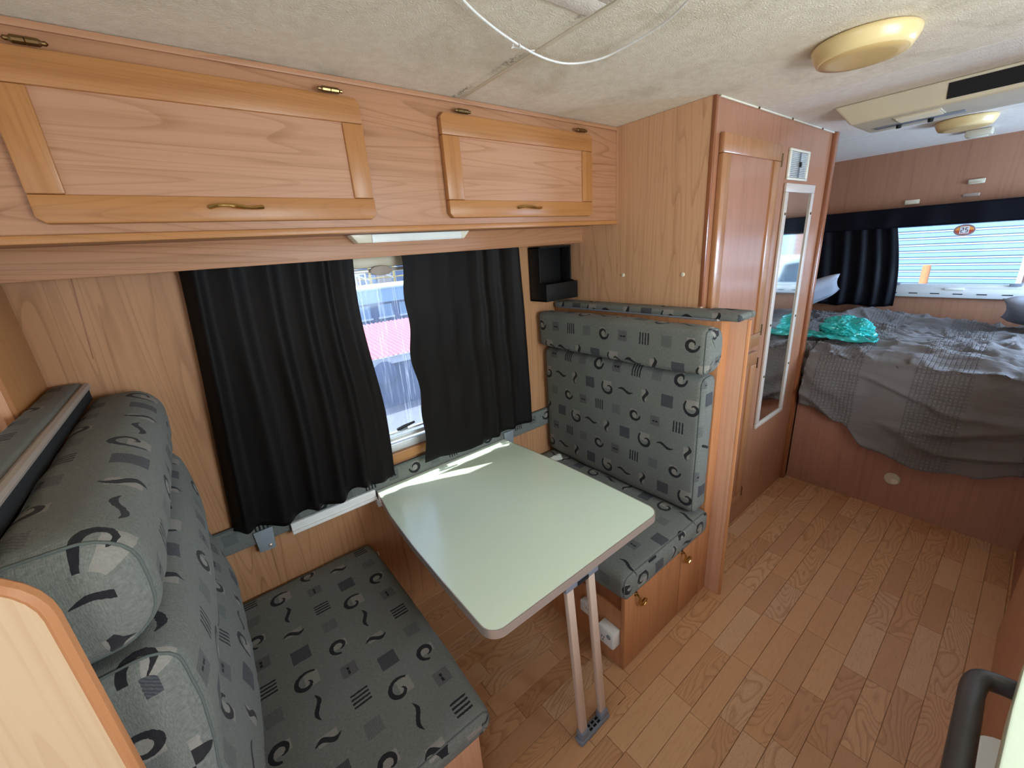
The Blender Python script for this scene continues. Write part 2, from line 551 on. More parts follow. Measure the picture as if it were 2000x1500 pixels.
class MB:
    def __init__(s):
        s.v, s.f, s.uv = [], [], {}

    def add(s, vs_, fs):
        o = len(s.v)
        s.v += [tuple(v) for v in vs_]
        s.f += [tuple(i + o for i in f) for f in fs]
        return s

    def box(s, x0, x1, y0, y1, z0, z1):
        if x0 > x1: x0, x1 = x1, x0
        if y0 > y1: y0, y1 = y1, y0
        if z0 > z1: z0, z1 = z1, z0
        return s.add([(x0, y0, z0), (x1, y0, z0), (x1, y1, z0), (x0, y1, z0), (x0, y0, z1), (x1, y0, z1), (x1, y1, z1), (x0, y1, z1)],
                     [(3, 2, 1, 0), (4, 5, 6, 7), (0, 1, 5, 4), (1, 2, 6, 5), (2, 3, 7, 6), (3, 0, 4, 7)])

    def prism(s, pts, axis, a, b_):
        """closed outline extruded along an axis; pts in the other two axes (cyclic order)"""
        def P(p, t):
            return {'x': (t, p[0], p[1]), 'y': (p[0], t, p[1]), 'z': (p[0], p[1], t)}[axis]
        n = len(pts)
        vs_ = [P(p, a) for p in pts] + [P(p, b_) for p in pts]
        fs = [tuple(range(n - 1, -1, -1)), tuple(range(n, 2 * n))] + [(i, (i + 1) % n, n + (i + 1) % n, n + i) for i in range(n)]
        return s.add(vs_, fs)

    def tube(s, path, r, n=8, closed=False, caps=True):
        path = [Vector(p) for p in path]
        N = len(path)
        rings = []
        up = Vector((0, 0, 1))
        pt = None
        for i in range(N):
            a = path[(i - 1) % N] if (closed or i > 0) else path[i]
            c = path[(i + 1) % N] if (closed or i < N - 1) else path[i]
            t = (c - a).normalized()
            if pt is None:
                u = t.cross(up)
                if u.length < 0.01: u = t.cross(Vector((1, 0, 0)))
                u.normalize()
            else:
                u = (u - t * u.dot(t)).normalized()
            pt = t
            w = t.cross(u)
            rr = r[i] if isinstance(r, (list, tuple)) else r
            rings.append([path[i] + (u * math.cos(2 * math.pi * k / n) + w * math.sin(2 * math.pi * k / n)) * rr for k in range(n)])
        vs_ = [p for rg in rings for p in rg]
        fs = []
        for i in range(N if closed else N - 1):
            j = (i + 1) % N
            for k in range(n):
                fs.append((i * n + k, i * n + (k + 1) % n, j * n + (k + 1) % n, j * n + k))
        if caps and not closed:
            fs.append(tuple(range(n - 1, -1, -1)))
            fs.append(tuple((N - 1) * n + k for k in range(n)))
        return s.add(vs_, fs)

    def lathe(s, prof, c, axis='z', n=24):
        """prof = (radius, height) list"""
        vs_, fs = [], []
        for (r, h) in prof:
            for k in range(n):
                a = 2 * math.pi * k / n
                p, q = r * math.cos(a), r * math.sin(a)
                vs_.append({'z': (c[0] + p, c[1] + q, c[2] + h), 'x': (c[0] + h, c[1] + p, c[2] + q), 'y': (c[0] + q, c[1] + h, c[2] + p)}[axis])
        m_ = len(prof)
        for i in range(m_ - 1):
            for k in range(n):
                fs.append((i * n + k, i * n + (k + 1) % n, (i + 1) * n + (k + 1) % n, (i + 1) * n + k))
        fs.append(tuple(range(n - 1, -1, -1)))
        fs.append(tuple((m_ - 1) * n + k for k in range(n)))
        return s.add(vs_, fs)

    def build(s, name, mat, parent=None, loc=None, bevel=0.0, seg=2, smooth=True, ang=35, uvs=None, fix=True):
        if parent is not None:
            org = ORG[parent]
        else:
            org = Vector(loc) if loc is not None else Vector((0, 0, 0))
        me = bpy.data.meshes.new(name)
        me.from_pydata([(v[0] - org[0], v[1] - org[1], v[2] - org[2]) for v in s.v], [], s.f)
        if bevel or fix:
            bm = bmesh.new()
            bm.from_mesh(me)
            if fix and uvs is None:
                bmesh.ops.recalc_face_normals(bm, faces=bm.faces)
            if bevel:
                ed = [e for e in bm.edges if len(e.link_faces) == 2 and e.calc_face_angle(0) > math.radians(30)]
                bmesh.ops.bevel(bm, geom=ed, offset=bevel, segments=seg, affect='EDGES', profile=0.5, clamp_overlap=True)
            bm.to_mesh(me)
            bm.free()
        if uvs is not None:
            ul = me.uv_layers.new(name='UVMap')
            i = 0
            for p in me.polygons:
                for k in range(p.loop_total):
                    ul.data[p.loop_start + k].uv = uvs[p.index][k]
        if smooth:
            me.polygons.foreach_set('use_smooth', [True] * len(me.polygons))
            me.set_sharp_from_angle(angle=math.radians(ang))
        me.materials.append(MATS[mat])
        o = bpy.data.objects.new(name, me)
        col.objects.link(o)
        if parent is not None:
            o.parent = parent
        else:
            o.location = org
        ORG[o] = org
        return o


def B(*a): return MB().box(*a)


def tag(o, label, cat=None, group=None, kind=None):
    if label: o['label'] = label
    if cat: o['category'] = cat
    if group: o['group'] = group
    if kind: o['kind'] = kind
    return o


def thing(name, label, cat, loc, group=None):
    o = bpy.data.objects.new(name, None)
    o.empty_display_size = 0.05
    col.objects.link(o)
    o.location = loc
    ORG[o] = Vector(loc)
    return tag(o, label, cat, group)


def struct(o, label, cat=None):
    o['kind'] = 'structure'
    o['label'] = label
    if cat: o['category'] = cat
    return o


def rrect(x0, x1, z0, z1, r, n=5):
    if not isinstance(r, (list, tuple)): r = [r] * 4
    pts = []
    for (cx, cz, a0, rr) in ((x1 - r[0], z0 + r[0], -90, r[0]), (x1 - r[1], z1 - r[1], 0, r[1]), (x0 + r[2], z1 - r[2], 90, r[2]), (x0 + r[3], z0 + r[3], 180, r[3])):
        for k in range(n + 1):
            a = math.radians(a0 + 90 * k / n)
            pts.append((cx + rr * math.cos(a), cz + rr * math.sin(a)))
    return pts


def nz(x, y, z): return noise.noise(Vector((x, y, z)))


def resample(pts, step):
    out, n = [], len(pts)
    for i in range(n):
        a, b_ = Vector(pts[i]), Vector(pts[(i + 1) % n])
        k = max(1, int(round((b_ - a).length / step)))
        for j in range(k):
            out.append(tuple(a + (b_ - a) * j / k))
    return out


def ycushion(name, prof, y0, y1, re, mat, parent, bulge=0.008, wob=0.004, seed=0.0, step=0.02, prof_fn=None, uvo=(0, 0), pipe=True, u_flip=False):
    """upholstered block: closed xz profile swept along y with rounded ends; y0 < y1"""
    prof = resample(prof, step)
    n = len(prof)
    cx = sum(p[0] for p in prof) / n
    cz = sum(p[1] for p in prof) / n
    nor = []
    for i in range(n):
        a, b_ = Vector(prof[i - 1]), Vector(prof[(i + 1) % n])
        t = (b_ - a).normalized()
        nor.append(Vector((t[1], -t[0])))
    arc = [0.0]
    for i in range(n):
        arc.append(arc[-1] + (Vector(prof[(i + 1) % n]) - Vector(prof[i])).length)
    stations = []
    K = 5
    for i in range(K):
        a = i / K * math.pi / 2
        stations.append((y0 + re * (1 - math.sin(a)), re * (1 - math.cos(a)) * 0 + re * (1 - math.cos(math.pi / 2 - a)) * 0 + re * (1 - math.sin(a)) ** 2))
    m_ = max(6, int((y1 - y0 - 2 * re) / 0.025))
    mids = [(y0 + re + (y1 - y0 - 2 * re) * j / m_, 0.0) for j in range(m_ + 1)]
    stations = sorted([(y0 + re * (1 - math.cos(k / K * math.pi / 2)), re * (1 - math.sin(k / K * math.pi / 2))) for k in range(K)]) + mids + sorted([(y1 - re * (1 - math.cos(k / K * math.pi / 2)), re * (1 - math.sin(k / K * math.pi / 2))) for k in range(K)])
    mb = MB()
    vs_, fs, uvs = [], [], []
    S = len(stations)

    def pos(i, y, ins):
        p, nn = prof[i], nor[i]
        t = (y - y0) / (y1 - y0)
        bl = bulge * math.sin(math.pi * min(max(t, 0), 1)) ** 0.6
        w = wob * nz(p[0] * 7 + seed, y * 6, p[1] * 7) + wob * 0.5 * nz(p[0] * 19, y * 17 + seed, p[1] * 19)
        d = bl - ins + w
        q = [p[0] + nn[0] * d, y, p[1] + nn[1] * d]
        if prof_fn: q = prof_fn(q, nn, t)
        return q
    for (y, ins) in stations:
        for i in range(n):
            vs_.append(pos(i, y, ins))
    sg = -1 if u_flip else 1
    for s_ in range(S - 1):
        for i in range(n):
            j = (i + 1) % n
            fs.append((s_ * n + i, s_ * n + j, (s_ + 1) * n + j, (s_ + 1) * n + i))
            ya, yb = sg * stations[s_][0] + uvo[0], sg * stations[s_ + 1][0] + uvo[0]
            va, vb = arc[i] + uvo[1], arc[i + 1] + uvo[1]
            uvs.append([(ya, va), (ya, vb), (yb, vb), (yb, va)])
    for end in (0, 1):
        base = 0 if end == 0 else (S - 1) * n
        ring = [vs_[base + i] for i in range(n)]
        prev = list(range(base, base + n))
        yy = ring[0][1]
        c = (sum(p[0] for p in ring) / n, sum(p[2] for p in ring) / n)
        for q, (k, off) in enumerate(((0.75, 0.5), (0.4, 0.9))):
            cur = []
            for i in range(n):
                p = ring[i]
                cur.append(len(vs_))
                vs_.append((c[0] + (p[0] - c[0]) * k, yy + (-1 if end == 0 else 1) * bulge * 0.7 * off, c[1] + (p[2] - c[1]) * k))
            for i in range(n):
                j = (i + 1) % n
                f = (prev[j], prev[i], cur[i], cur[j]) if end == 0 else (prev[i], prev[j], cur[j], cur[i])
                fs.append(f)
                uvs.append([(vs_[g][0] + uvo[0], vs_[g][2] + uvo[1]) for g in f])
            prev = cur
        ci = len(vs_)
        vs_.append((c[0], yy + (-1 if end == 0 else 1) * bulge * 0.7, c[1]))
        for i in range(n):
            j = (i + 1) % n
            f = (prev[j], prev[i], ci) if end == 0 else (prev[i], prev[j], ci)
            fs.append(f)
            uvs.append([(vs_[g][0] + uvo[0], vs_[g][2] + uvo[1]) for g in f])
    mb.add(vs_, fs)
    o = mb.build(name, mat, parent, loc=None, uvs=uvs, fix=False, ang=80)
    if pipe:
        for (si) in (3, S - 4):
            ring = [vs_[si * n + i] for i in range(n)]
            MB().tube(ring, 0.0022, 6, closed=True).build('piping', 'piping_fabric', parent, ang=80)
    return o


# ================================================================== SETTING
H = 1.93
XW, XR, XL, XF = 0.0, 2.413, -1.84, -3.2
YR = -2.3

# ---- floor: a sub-base and the separate printed strips
floor = B(XF, XR + 0.05, YR, 0.0, -0.06, -0.006).build('floor', 'floor_strip_wood', loc=(0, 0, -0.06))
struct(floor, 'beech laminate floor of short narrow strips', 'floor')
PW = 0.068
base_me = B(-0.5, 0.5, -PW / 2 + 0.0006, PW / 2 - 0.0006, -0.006, 0.0)
proto = base_me.build('floor_strip', 'floor_strip_wood', floor, bevel=0.0007, seg=1)
proto_me = proto.data
for v in proto_me.vertices:
    v.co.z -= 0.06        # the strip's mesh sits round its own origin
first = True
y = -1.264 - PW / 2 + PW * 19
while y - PW / 2 > -1.95:
    x = -1.30 + random.uniform(-0.25, 0.0)
    x_end = 1.24 if y < -0.55 else -0.40
    while x < x_end:
        L = random.choice((0.24, 0.27, 0.30, 0.36))
        o = proto if first else proto.copy()
        if not first:
            col.objects.link(o)
        first = False
        o.parent = floor
        o.location = (x + L / 2, y, 0.06 + 0.0)
        o.scale = (L - 0.0012, 1, 1)
        x += L
    y -= PW

for (a, b_) in (((-0.668, -0.693), (-0.659, -0.731)), ((-0.664, -0.784), (-0.665, -0.891)), ((-0.709, -0.893), (-0.666, -0.893))):
    dx_, dy_ = b_[0] - a[0], b_[1] - a[1]
    q = math.hypot(dx_, dy_)
    nx_, ny_ = -dy_ / q * 0.002, dx_ / q * 0.002
    MB().add([(a[0] - nx_, a[1] - ny_, -0.001), (b_[0] - nx_, b_[1] - ny_, -0.001), (b_[0] + nx_, b_[1] + ny_, -0.001), (a[0] + nx_, a[1] + ny_, -0.001),
              (a[0] - nx_, a[1] - ny_, 0.0004), (b_[0] - nx_ * 0.4, b_[1] - ny_ * 0.4, 0.0004), (b_[0] + nx_ * 0.4, b_[1] + ny_ * 0.4, 0.0004), (a[0] + nx_, a[1] + ny_, 0.0004)],
             [(3, 2, 1, 0), (4, 5, 6, 7), (0, 1, 5, 4), (1, 2, 6, 5), (2, 3, 7, 6), (3, 0, 4, 7)]).build('gouge', 'dark_trim_wood', floor, smooth=False)

# ---- ceiling panels with open joints
ceil = B(XF, XR + 0.05, YR, 0.05, H + 0.008, H + 0.05).build('ceiling', 'grey_plastic', loc=(0, 0, H))
struct(ceil, 'low cream ceiling of large textured panels with thin joints', 'ceiling')
for (a, b_, mt_) in ((XF, -0.739, 'ceiling_stained'), (-0.733, 0.351, 'ceiling_stained'), (0.357, 1.52, 'ceiling_clean'), (1.524, XR, 'ceiling_clean')):
    B(a, b_, YR, 0.0, H, H + 0.008).build('ceiling_panel', mt_, ceil)
B(-0.741, -0.731, -2.3, -0.312, H - 0.0035, H).build('joint_strip', 'cream_plastic', ceil, bevel=0.001)

# ---- walls
def wall_with_hole(axis, pos, thick, a0, a1, z0, z1, h):
    mb = MB()
    def bx(p, q, r, s_):
        if q - p < 1e-4 or s_ - r < 1e-4: return
        if axis == 'y': mb.box(p, q, pos, pos + thick, r, s_)
        else: mb.box(pos, pos + thick, p, q, r, s_)
    holes = sorted(h)
    cur = a0
    for (ha, hb, hz0, hz1) in holes:
        bx(cur, ha, z0, z1)
        bx(ha, hb, z0, hz0)
        bx(ha, hb, hz1, z1)
        cur = hb
    bx(cur, a1, z0, z1)
    return mb


WX0, WX1, WZ0, WZ1 = -1.46, -0.37, 0.745, 1.53
wl = wall_with_hole('y', 0.0, 0.03, XF, XR, -0.06, H, [(WX0, WX1, WZ0, WZ1)]).build('wall_left', 'wall_wood', loc=(0, 0, 0), ang=20)
struct(wl, 'wood-grain side wall behind the dinette with a window', 'wall')
RY0, RY1, RZ0, RZ1 = -1.95, -0.55, 1.02, 1.53
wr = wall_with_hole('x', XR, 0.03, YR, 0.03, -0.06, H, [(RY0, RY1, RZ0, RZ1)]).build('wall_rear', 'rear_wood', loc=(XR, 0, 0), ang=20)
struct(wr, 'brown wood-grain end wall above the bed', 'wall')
wrt = wall_with_hole('y', YR - 0.03, 0.03, XF, XR, -0.06, H, [(-2.62, -1.98, 0.0, 1.85), (-1.10, -0.02, 1.0, 1.64), (1.38, 2.22, 1.03, 1.56)]).build('wall_right', 'wall_wood', loc=(0, YR, 0), ang=20)
struct(wrt, 'wood-grain side wall behind the camera with door and windows', 'wall')
wf = wall_with_hole('x', XF - 0.03, 0.03, YR, 0.03, -0.06, H, [(-1.75, -0.45, 0.9, 1.6)]).build('wall_front', 'grey_wall', loc=(XF, 0, 0), ang=20)
struct(wf, 'grey front end wall with a window opening', 'wall')
MB().prism([(-1.7255, 1.52), (-1.7225, 1.52), (-1.742, 1.30), (-1.7435, 1.30)], 'y', -0.0008, 0.0005).build('wall_joint', 'dark_trim_wood', wl)
# cover strips in the corners
t = B(-0.022, 0.0, -0.022, 0.0, 1.245, 1.50).build('trim_1', 'wall_wood', loc=(0, 0, 1.245), bevel=0.004)
struct(t, 'narrow wood corner trim beside the wardrobe')

# short upright panel closing the dinette at the front end
fp = thing('corner_upright', 'narrow orange wood upright panel in the left corner above the padded ledge', 'panel', (XL - 0.02, -0.13, 0.0))
B(XL - 0.035, XL, -0.255, -0.001, 0.0, 1.500).build('panel', 'frame_wood_z', fp, bevel=0.004)
MB().tube([(XL - 0.017, -0.256, 0.01), (XL - 0.017, -0.256, 1.498)], 0.0165, 8).build('edge_trim', 'bench_wood', fp)
B(XL - 0.45, XL - 0.40, -0.50, -0.02, 0.0, H - 0.1).build('partition_wall', 'bluegrey_pad', loc=(XL - .425, -0.26, 0))
tag(bpy.data.objects['partition_wall'], 'blue-grey partition glimpsed beyond the left padded ledge', 'partition')

# ================================================================== WINDOWS
def window_left():
    w = thing('window_1', 'caravan side window with grey frame and streaked acrylic pane', 'window', (-0.92, 0.02, WZ0))
    w['kind'] = 'structure'
    F = 'window_aluminium'
    y0, y1 = 0.004, 0.04
    B(WX0, WX1, y0, y1, WZ0, WZ0 + 0.035).build('frame_bottom', F, w, bevel=0.004)
    B(WX0, WX1, y0, y1, WZ1 - 0.03, WZ1).build('frame_top', F, w, bevel=0.004)
    B(WX0, WX0 + 0.04, y0, y1, WZ0, WZ1).build('frame_side', F, w, bevel=0.004)
    B(WX1 - 0.04, WX1, y0, y1, WZ0, WZ1).build('frame_side', F, w, bevel=0.004)
    B(WX0 + 0.03, WX1 - 0.03, 0.022, 0.027, WZ0 + 0.03, WZ1 - 0.02).build('pane', 'window_acrylic', w)
    B(WX0 + 0.04, WX1 - 0.04, 0.008, 0.022, WZ0 + 0.045, WZ0 + 0.062).build('sash_rail', F, w, bevel=0.003)
    B(WX0 + 0.04, WX1 - 0.04, 0.006, 0.020, WZ0 + 0.075, WZ0 + 0.083).build('sash_rail', F, w, bevel=0.002)
    # rolled blind cassette and its pull at the top
    B(WX0 + 0.03, WX1 - 0.03, -0.012, 0.018, 1.468, 1.51).build('blind_cassette', 'aged_plastic', w, bevel=0.006)
    B(WX0 + 0.03, WX1 - 0.03, -0.010, 0.012, 1.452, 1.464).build('blind_rail', F, w, bevel=0.003)
    MB().prism([(-0.945 + 0.042 * math.cos(k * math.pi / 10), 1.457 + 0.017 * math.sin(k * math.pi / 10)) for k in range(20)], 'y', -0.024, -0.011).build('blind_pull', 'tan_trim', w, bevel=0.003)
    # two lever catches on the bottom rail
    for cx in (-0.955, -0.62):
        c_ = B(cx - 0.018, cx + 0.018, -0.010, 0.012, WZ0 + 0.086, WZ0 + 0.10).build('catch', 'grey_plastic', w, bevel=0.003)
        MB().tube([(cx - 0.03, -0.014, WZ0 + 0.098), (cx, -0.018, WZ0 + 0.106), (cx + 0.045, -0.020, WZ0 + 0.112)], [0.006, 0.007, 0.005], 8).build('lever', 'black_plastic', c_)
    return w


window_left()
# timber sill, padded fabric strip, white table rail along the wall
t = B(WX0 - 0.02, WX1 + 0.02, -0.012, 0.0, 0.705, 0.745).build('trim_2', 'frame_wood_x', loc=(-0.92, 0, 0.705), bevel=0.004)
struct(t, 'orange timber strip under the side window')


def rear_window():
    w = thing('window_2', 'wide rear window above the bed with grey slotted sill', 'window', (XR, -1.25, RZ0))
    w['kind'] = 'structure'
    F = 'window_aluminium'
    x0, x1 = XR - 0.012, XR + 0.028
    B(x0, x1, RY0, RY1, RZ1 - 0.03, RZ1).build('frame_top', F, w, bevel=0.004)
    B(x0, x1, RY0, RY0 + 0.035, RZ0, RZ1).build('frame_side', F, w, bevel=0.004)
    B(x0, x1, RY1 - 0.035, RY1, RZ0, RZ1).build('frame_side', F, w, bevel=0.004)
    sill = B(x0 - 0.02, x1, RY0 - 0.02, RY1 + 0.02, 0.995, 1.058).build('sill', F, w, bevel=0.005)
    yy = RY1 - 0.1
    while yy > RY0 + 0.05:
        B(x0 - 0.0215, x0 - 0.018, yy - 0.022, yy + 0.022, 1.018, 1.024).build('sill_slot', 'black_void', sill)
        yy -= 0.105
    B(x0, x1, RY0, RY1, 1.056, 1.078).build('frame_bottom', F, w, bevel=0.004)
    B(XR + 0.008, XR + 0.013, RY0 + 0.02, RY1 - 0.02, RZ0 + 0.04, RZ1 - 0.02).build('pane', 'rear_acrylic', w)
    for yy in (-0.865, -1.405):
        B(x0 - 0.016, x0, yy - 0.025, yy + 0.025, 1.072, 1.090).build('catch', 'grey_plastic', w, bevel=0.004)
    B(x0 - 0.03, x0 - 0.018, -1.20, -1.11, 1.046, 1.062).build('latch', 'white_plastic', w, bevel=0.004)
    return w


rear_window()


def small_window(name, label, axis, pos, a0, a1, z0, z1):
    w = thing(name, label, 'window', ((a0 + a1) / 2, pos, z0) if axis == 'y' else (pos, (a0 + a1) / 2, z0))
    w['kind'] = 'structure'
    def bx(p, q, r, s_, d0=-0.02, d1=0.02):
        return B(p, q, pos + d0, pos + d1, r, s_) if axis == 'y' else B(pos + d0, pos + d1, p, q, r, s_)
    F = 'window_aluminium'
    bx(a0, a1, z0, z0 + 0.03).build('frame_bottom', F, w, bevel=0.004)
    bx(a0, a1, z1 - 0.03, z1).build('frame_top', F, w, bevel=0.004)
    bx(a0, a0 + 0.03, z0, z1).build('frame_side', F, w, bevel=0.004)
    bx(a1 - 0.03, a1, z0, z1).build('frame_side', F, w, bevel=0.004)
    bx(a0 + 0.02, a1 - 0.02, z0 + 0.02, z1 - 0.02, -0.003, 0.003).build('pane', 'rear_acrylic', w)


small_window('window_3', 'bedroom side window right of the bed', 'y', YR - 0.015, 1.38, 2.22, 1.03, 1.56)
small_window('window_4', 'kitchen window over the worktop behind the camera', 'y', YR - 0.015, -1.10, -0.02, 1.0, 1.64)
small_window('window_5', 'front end window behind the left partition', 'x', XF - 0.015, -1.75, -0.45, 0.9, 1.6)

# ================================================================== OVERHEAD CABINET
YC = -0.311
oc = thing('overhead_cabinet', 'long wood overhead cabinet with two lift-up doors above the dinette window', 'cabinet', (-1.1, -0.15, 1.5))
B(-2.4, -0.001, YC, YC + 0.014, 1.578, H - 0.001).build('face_panel', 'face_wood', oc, bevel=0.001)
B(-2.4, -0.001, YC + 0.014, -0.001, 1.572, 1.586).build('bottom_panel', 'face_wood', oc)
B(-2.4, -0.001, YC - 0.010, YC + 0.016, 1.566, 1.582).build('lip_moulding', 'frame_wood_x', oc, bevel=0.003)
B(-2.4, -0.001, YC - 0.006, YC, H - 0.014, H - 0.001).build('ceiling_bead', 'face_wood', oc, bevel=0.002)
B(-2.4, -0.001, -0.123, -0.109, 1.502, 1.572).build('pelmet', 'face_wood', oc, bevel=0.0015)


def lift_door(x0, x1, ix0, ix1, hx, hinges, lab):
    z0, z1, iz0, iz1 = 1.600, 1.884, 1.651, 1.826
    yf, yb = YC - 0.020, YC - 0.0005
    d = B(ix0 - 0.004, ix1 + 0.004, yf + 0.006, yb, iz0 - 0.004, iz1 + 0.004).build('door', 'panel_wood_x', oc)
    d['label'] = lab
    for (nm, pts) in (('rail', [(x0 + 0.012, z0), (x1 - 0.012, z0), (x1, z0 + 0.012), (x1, iz0), (x0, iz0), (x0, z0 + 0.012)]),
                      ('rail', [(x0, iz1), (x1, iz1), (x1, z1 - 0.012), (x1 - 0.012, z1), (x0 + 0.012, z1), (x0, z1 - 0.012)])):
        MB().prism(pts, 'y', yf, yb).build(nm, 'frame_wood_x', d, bevel=0.0035, seg=2)
    for (a, b_) in ((x0, ix0), (ix1, x1)):
        B(a, b_, yf, yb, iz0 + 0.0004, iz1 - 0.0004).build('stile', 'frame_wood_z', d, bevel=0.003)
    a, b_ = hx
    pth = []
    for k in range(13):
        q = k / 12
        pth.append((a + (b_ - a) * q, yf - 0.003 - 0.018 * math.sin(math.pi * q) ** 0.7, 1.629 + 0.003 * math.sin(2 * math.pi * q)))
    rad = [0.0048 - 0.0018 * math.sin(math.pi * k / 12) + (0.0016 if k in (5, 6, 7) else 0) for k in range(13)]
    MB().tube(pth, rad, 8).build('handle', 'brass', d)
    for (ha, hb) in hinges:
        Lh = hb - ha
        MB().lathe([(0.001, 0), (0.004, 0.003), (0.0035, 0.008), (0.0065, 0.012), (0.0065, Lh / 2 - 0.001), (0.0055, Lh / 2), (0.0065, Lh / 2 + 0.001), (0.0065, Lh - 0.012), (0.0035, Lh - 0.008), (0.004, Lh - 0.003), (0.001, Lh)],
                   (ha, yf - 0.002, 1.891), 'x', 10).build('hinge', 'brass_dark', d)


lift_door(-1.695, -1.052, -1.643, -1.104, (-1.426, -1.324), ((-1.650, -1.594), (-1.150, -1.089)), 'larger left lift-up door of the overhead cabinet')
lift_door(-0.820, -0.168, -0.762, -0.224, (-0.552, -0.447), ((-0.771, -0.713), (-0.262, -0.199)), 'right lift-up door of the overhead cabinet')

# strip light under the cabinet
fl_ = thing('strip_light', 'slim fluorescent strip light with clear ribbed cover under the cabinet', 'lamp', (-0.866, -0.145, 1.545))
def chamf(x0, x1, y0, y1, z0, z1, c0, c1):
    return MB().add([(x0 + c0, y0 + 0.004, z0), (x1 - c1, y0 + 0.004, z0), (x1 - c1, y1, z0), (x0 + c0, y1, z0), (x0, y0, z1), (x1, y0, z1), (x1, y1, z1), (x0, y1, z1)],
                    [(3, 2, 1, 0), (4, 5, 6, 7), (0, 1, 5, 4), (1, 2, 6, 5), (2, 3, 7, 6), (3, 0, 4, 7)])
chamf(-1.081, -1.015, -0.170, -0.124, 1.546, 1.571, 0.022, 0.0).build('end_cap', 'cream_plastic', fl_, bevel=0.002)
chamf(-0.690, -0.653, -0.170, -0.124, 1.546, 1.571, 0.0, 0.022).build('end_cap', 'cream_plastic', fl_, bevel=0.002)
B(-1.015, -0.69, -0.128, -0.1235, 1.548, 1.571).build('backplate', 'white_plastic', fl_)
B(-1.015, -0.69, -0.170, -0.166, 1.549, 1.570).build('diffuser', 'clear_diffuser', fl_)
for k in range(7):
    zz = 1.5505 + k * 0.003
    B(-1.014, -0.691, -0.1715, -0.170, zz, zz + 0.0010).build('diffuser_rib', 'clear_diffuser', fl_)
B(-1.015, -0.69, -0.168, -0.128, 1.546, 1.5485).build('diffuser_base', 'clear_diffuser', fl_)
MB().tube([(-1.014, -0.147, 1.559), (-0.691, -0.147, 1.559)], 0.007, 10).build('tube', 'white_plastic', fl_)

# ================================================================== CURTAINS
def curtain(name, label, top, bot, ztop, hem, edgeL, edgeR, folds, amp, ybase, mat, group=None, axis='y', phase=0.0, seed=0.0, nu=130, nv=46, flat=None, ret=None):
    """hanging cloth: folds run down from the heading; edges follow the profile functions"""
    vs_, fs = [], []
    for j in range(nv + 1):
        v = j / nv
        for i in range(nu + 1):
            u = i / nu
            xl = top[0] + (bot[0] - top[0]) * v + edgeL(v)
            xr = top[1] + (bot[1] - top[1]) * v + edgeR(v)
            uu = u + 0.012 * math.sin(9 * u + 3 * v + seed)
            xx = xl + (xr - xl) * uu
            z = ztop + (hem(u) - ztop) * v
            ph = 2 * math.pi * folds * (uu + 0.05 * math.sin(5.1 * uu + seed) + 0.015 * v * math.sin(11 * uu + seed)) + phase
            a = amp * (0.55 + 0.55 * v) * (0.75 + 0.4 * nz(u * 5 + seed, v * 1.3, 1))
            if flat: a *= flat(u, v)
            yy = ybase + a * (math.sin(ph) + 0.25 * math.sin(2 * ph + 1)) + 0.006 * nz(u * 9, v * 5 + seed, 3) * v
            if ret: yy += ret(u)
            vs_.append((xx, yy, z) if axis == 'y' else (yy, xx, z))
    for j in range(nv):
        for i in range(nu):
            a = j * (nu + 1) + i
            fs.append((a, a + 1, a + nu + 2, a + nu + 1))
    mb = MB().add(vs_, fs)
    cx, cy = (top[0] + top[1]) / 2, ybase
    o = mb.build(name, mat, loc=(cx, cy, hem(0.5)) if axis == 'y' else (cy, cx, hem(0.5)), ang=180, fix=False)
    sm = o.modifiers.new('thickness', 'SOLIDIFY')
    sm.thickness = 0.0018
    tag(o, label, 'curtain', group)
    return o


curtain('curtain', 'black satin curtain left of the gap in the side window', (-1.515, -1.045), (-1.575, -1.040), 1.535, lambda u: 0.672 + 0.03 * abs(u - 0.45) + 0.010 * math.sin(u * 19),
        lambda v: 0.0, lambda v: -0.010 * math.sin(v * 7) - 0.012 * v * (1 - v), 6.5, 0.017, -0.066, 'curtain_satin', 'dinette curtains', seed=1.3, ret=lambda u: 0.034 * max(0, 1 - u / 0.07),
        flat=lambda u, v: 1.0 if u < 0.8 else 1.0 - 0.75 * min(1, (u - 0.8) / 0.1))
curtain('curtain', 'black satin curtain right of the gap, catching sunlight near its hem', (-0.882, -0.318), (-0.905, -0.298), 1.535, lambda u: 0.690 - 0.02 * max(0, math.sin(u * 5.5 - 0.6)),
        lambda v: 0.010 * math.sin(v * 11) * v + 0.006 * math.sin(v * 23), lambda v: 0.0, 6.0, 0.015, -0.072, 'curtain_satin', 'dinette curtains', seed=4.1, ret=lambda u: 0.040 * max(0, 1 - (1 - u) / 0.07),
        flat=lambda u, v: 0.10 + 0.80 * min(1, max(0, (u - 0.44) / 0.16)))
curtain('curtain', 'navy black curtain gathered at the left of the rear window', (-0.34, -0.845), (-0.37, -0.872), 1.50, lambda u: 0.925 + 0.006 * math.sin(u * 14),
        lambda v: 0.0, lambda v: 0.03 * (1 - v) - 0.02 * math.sin(v * 3), 5.0, 0.014, XR - 0.065, 'curtain_navy', axis='x', seed=2.2, nu=70, nv=24)
curtain('valance', 'navy black fabric valance across the top of the rear window', (-0.34, -2.05), (-0.34, -2.05), 1.575, lambda u: 1.452,
        lambda v: 0.0, lambda v: 0.0, 7.0, 0.005, XR - 0.095, 'curtain_navy', axis='x', seed=5.0, nu=70, nv=10)

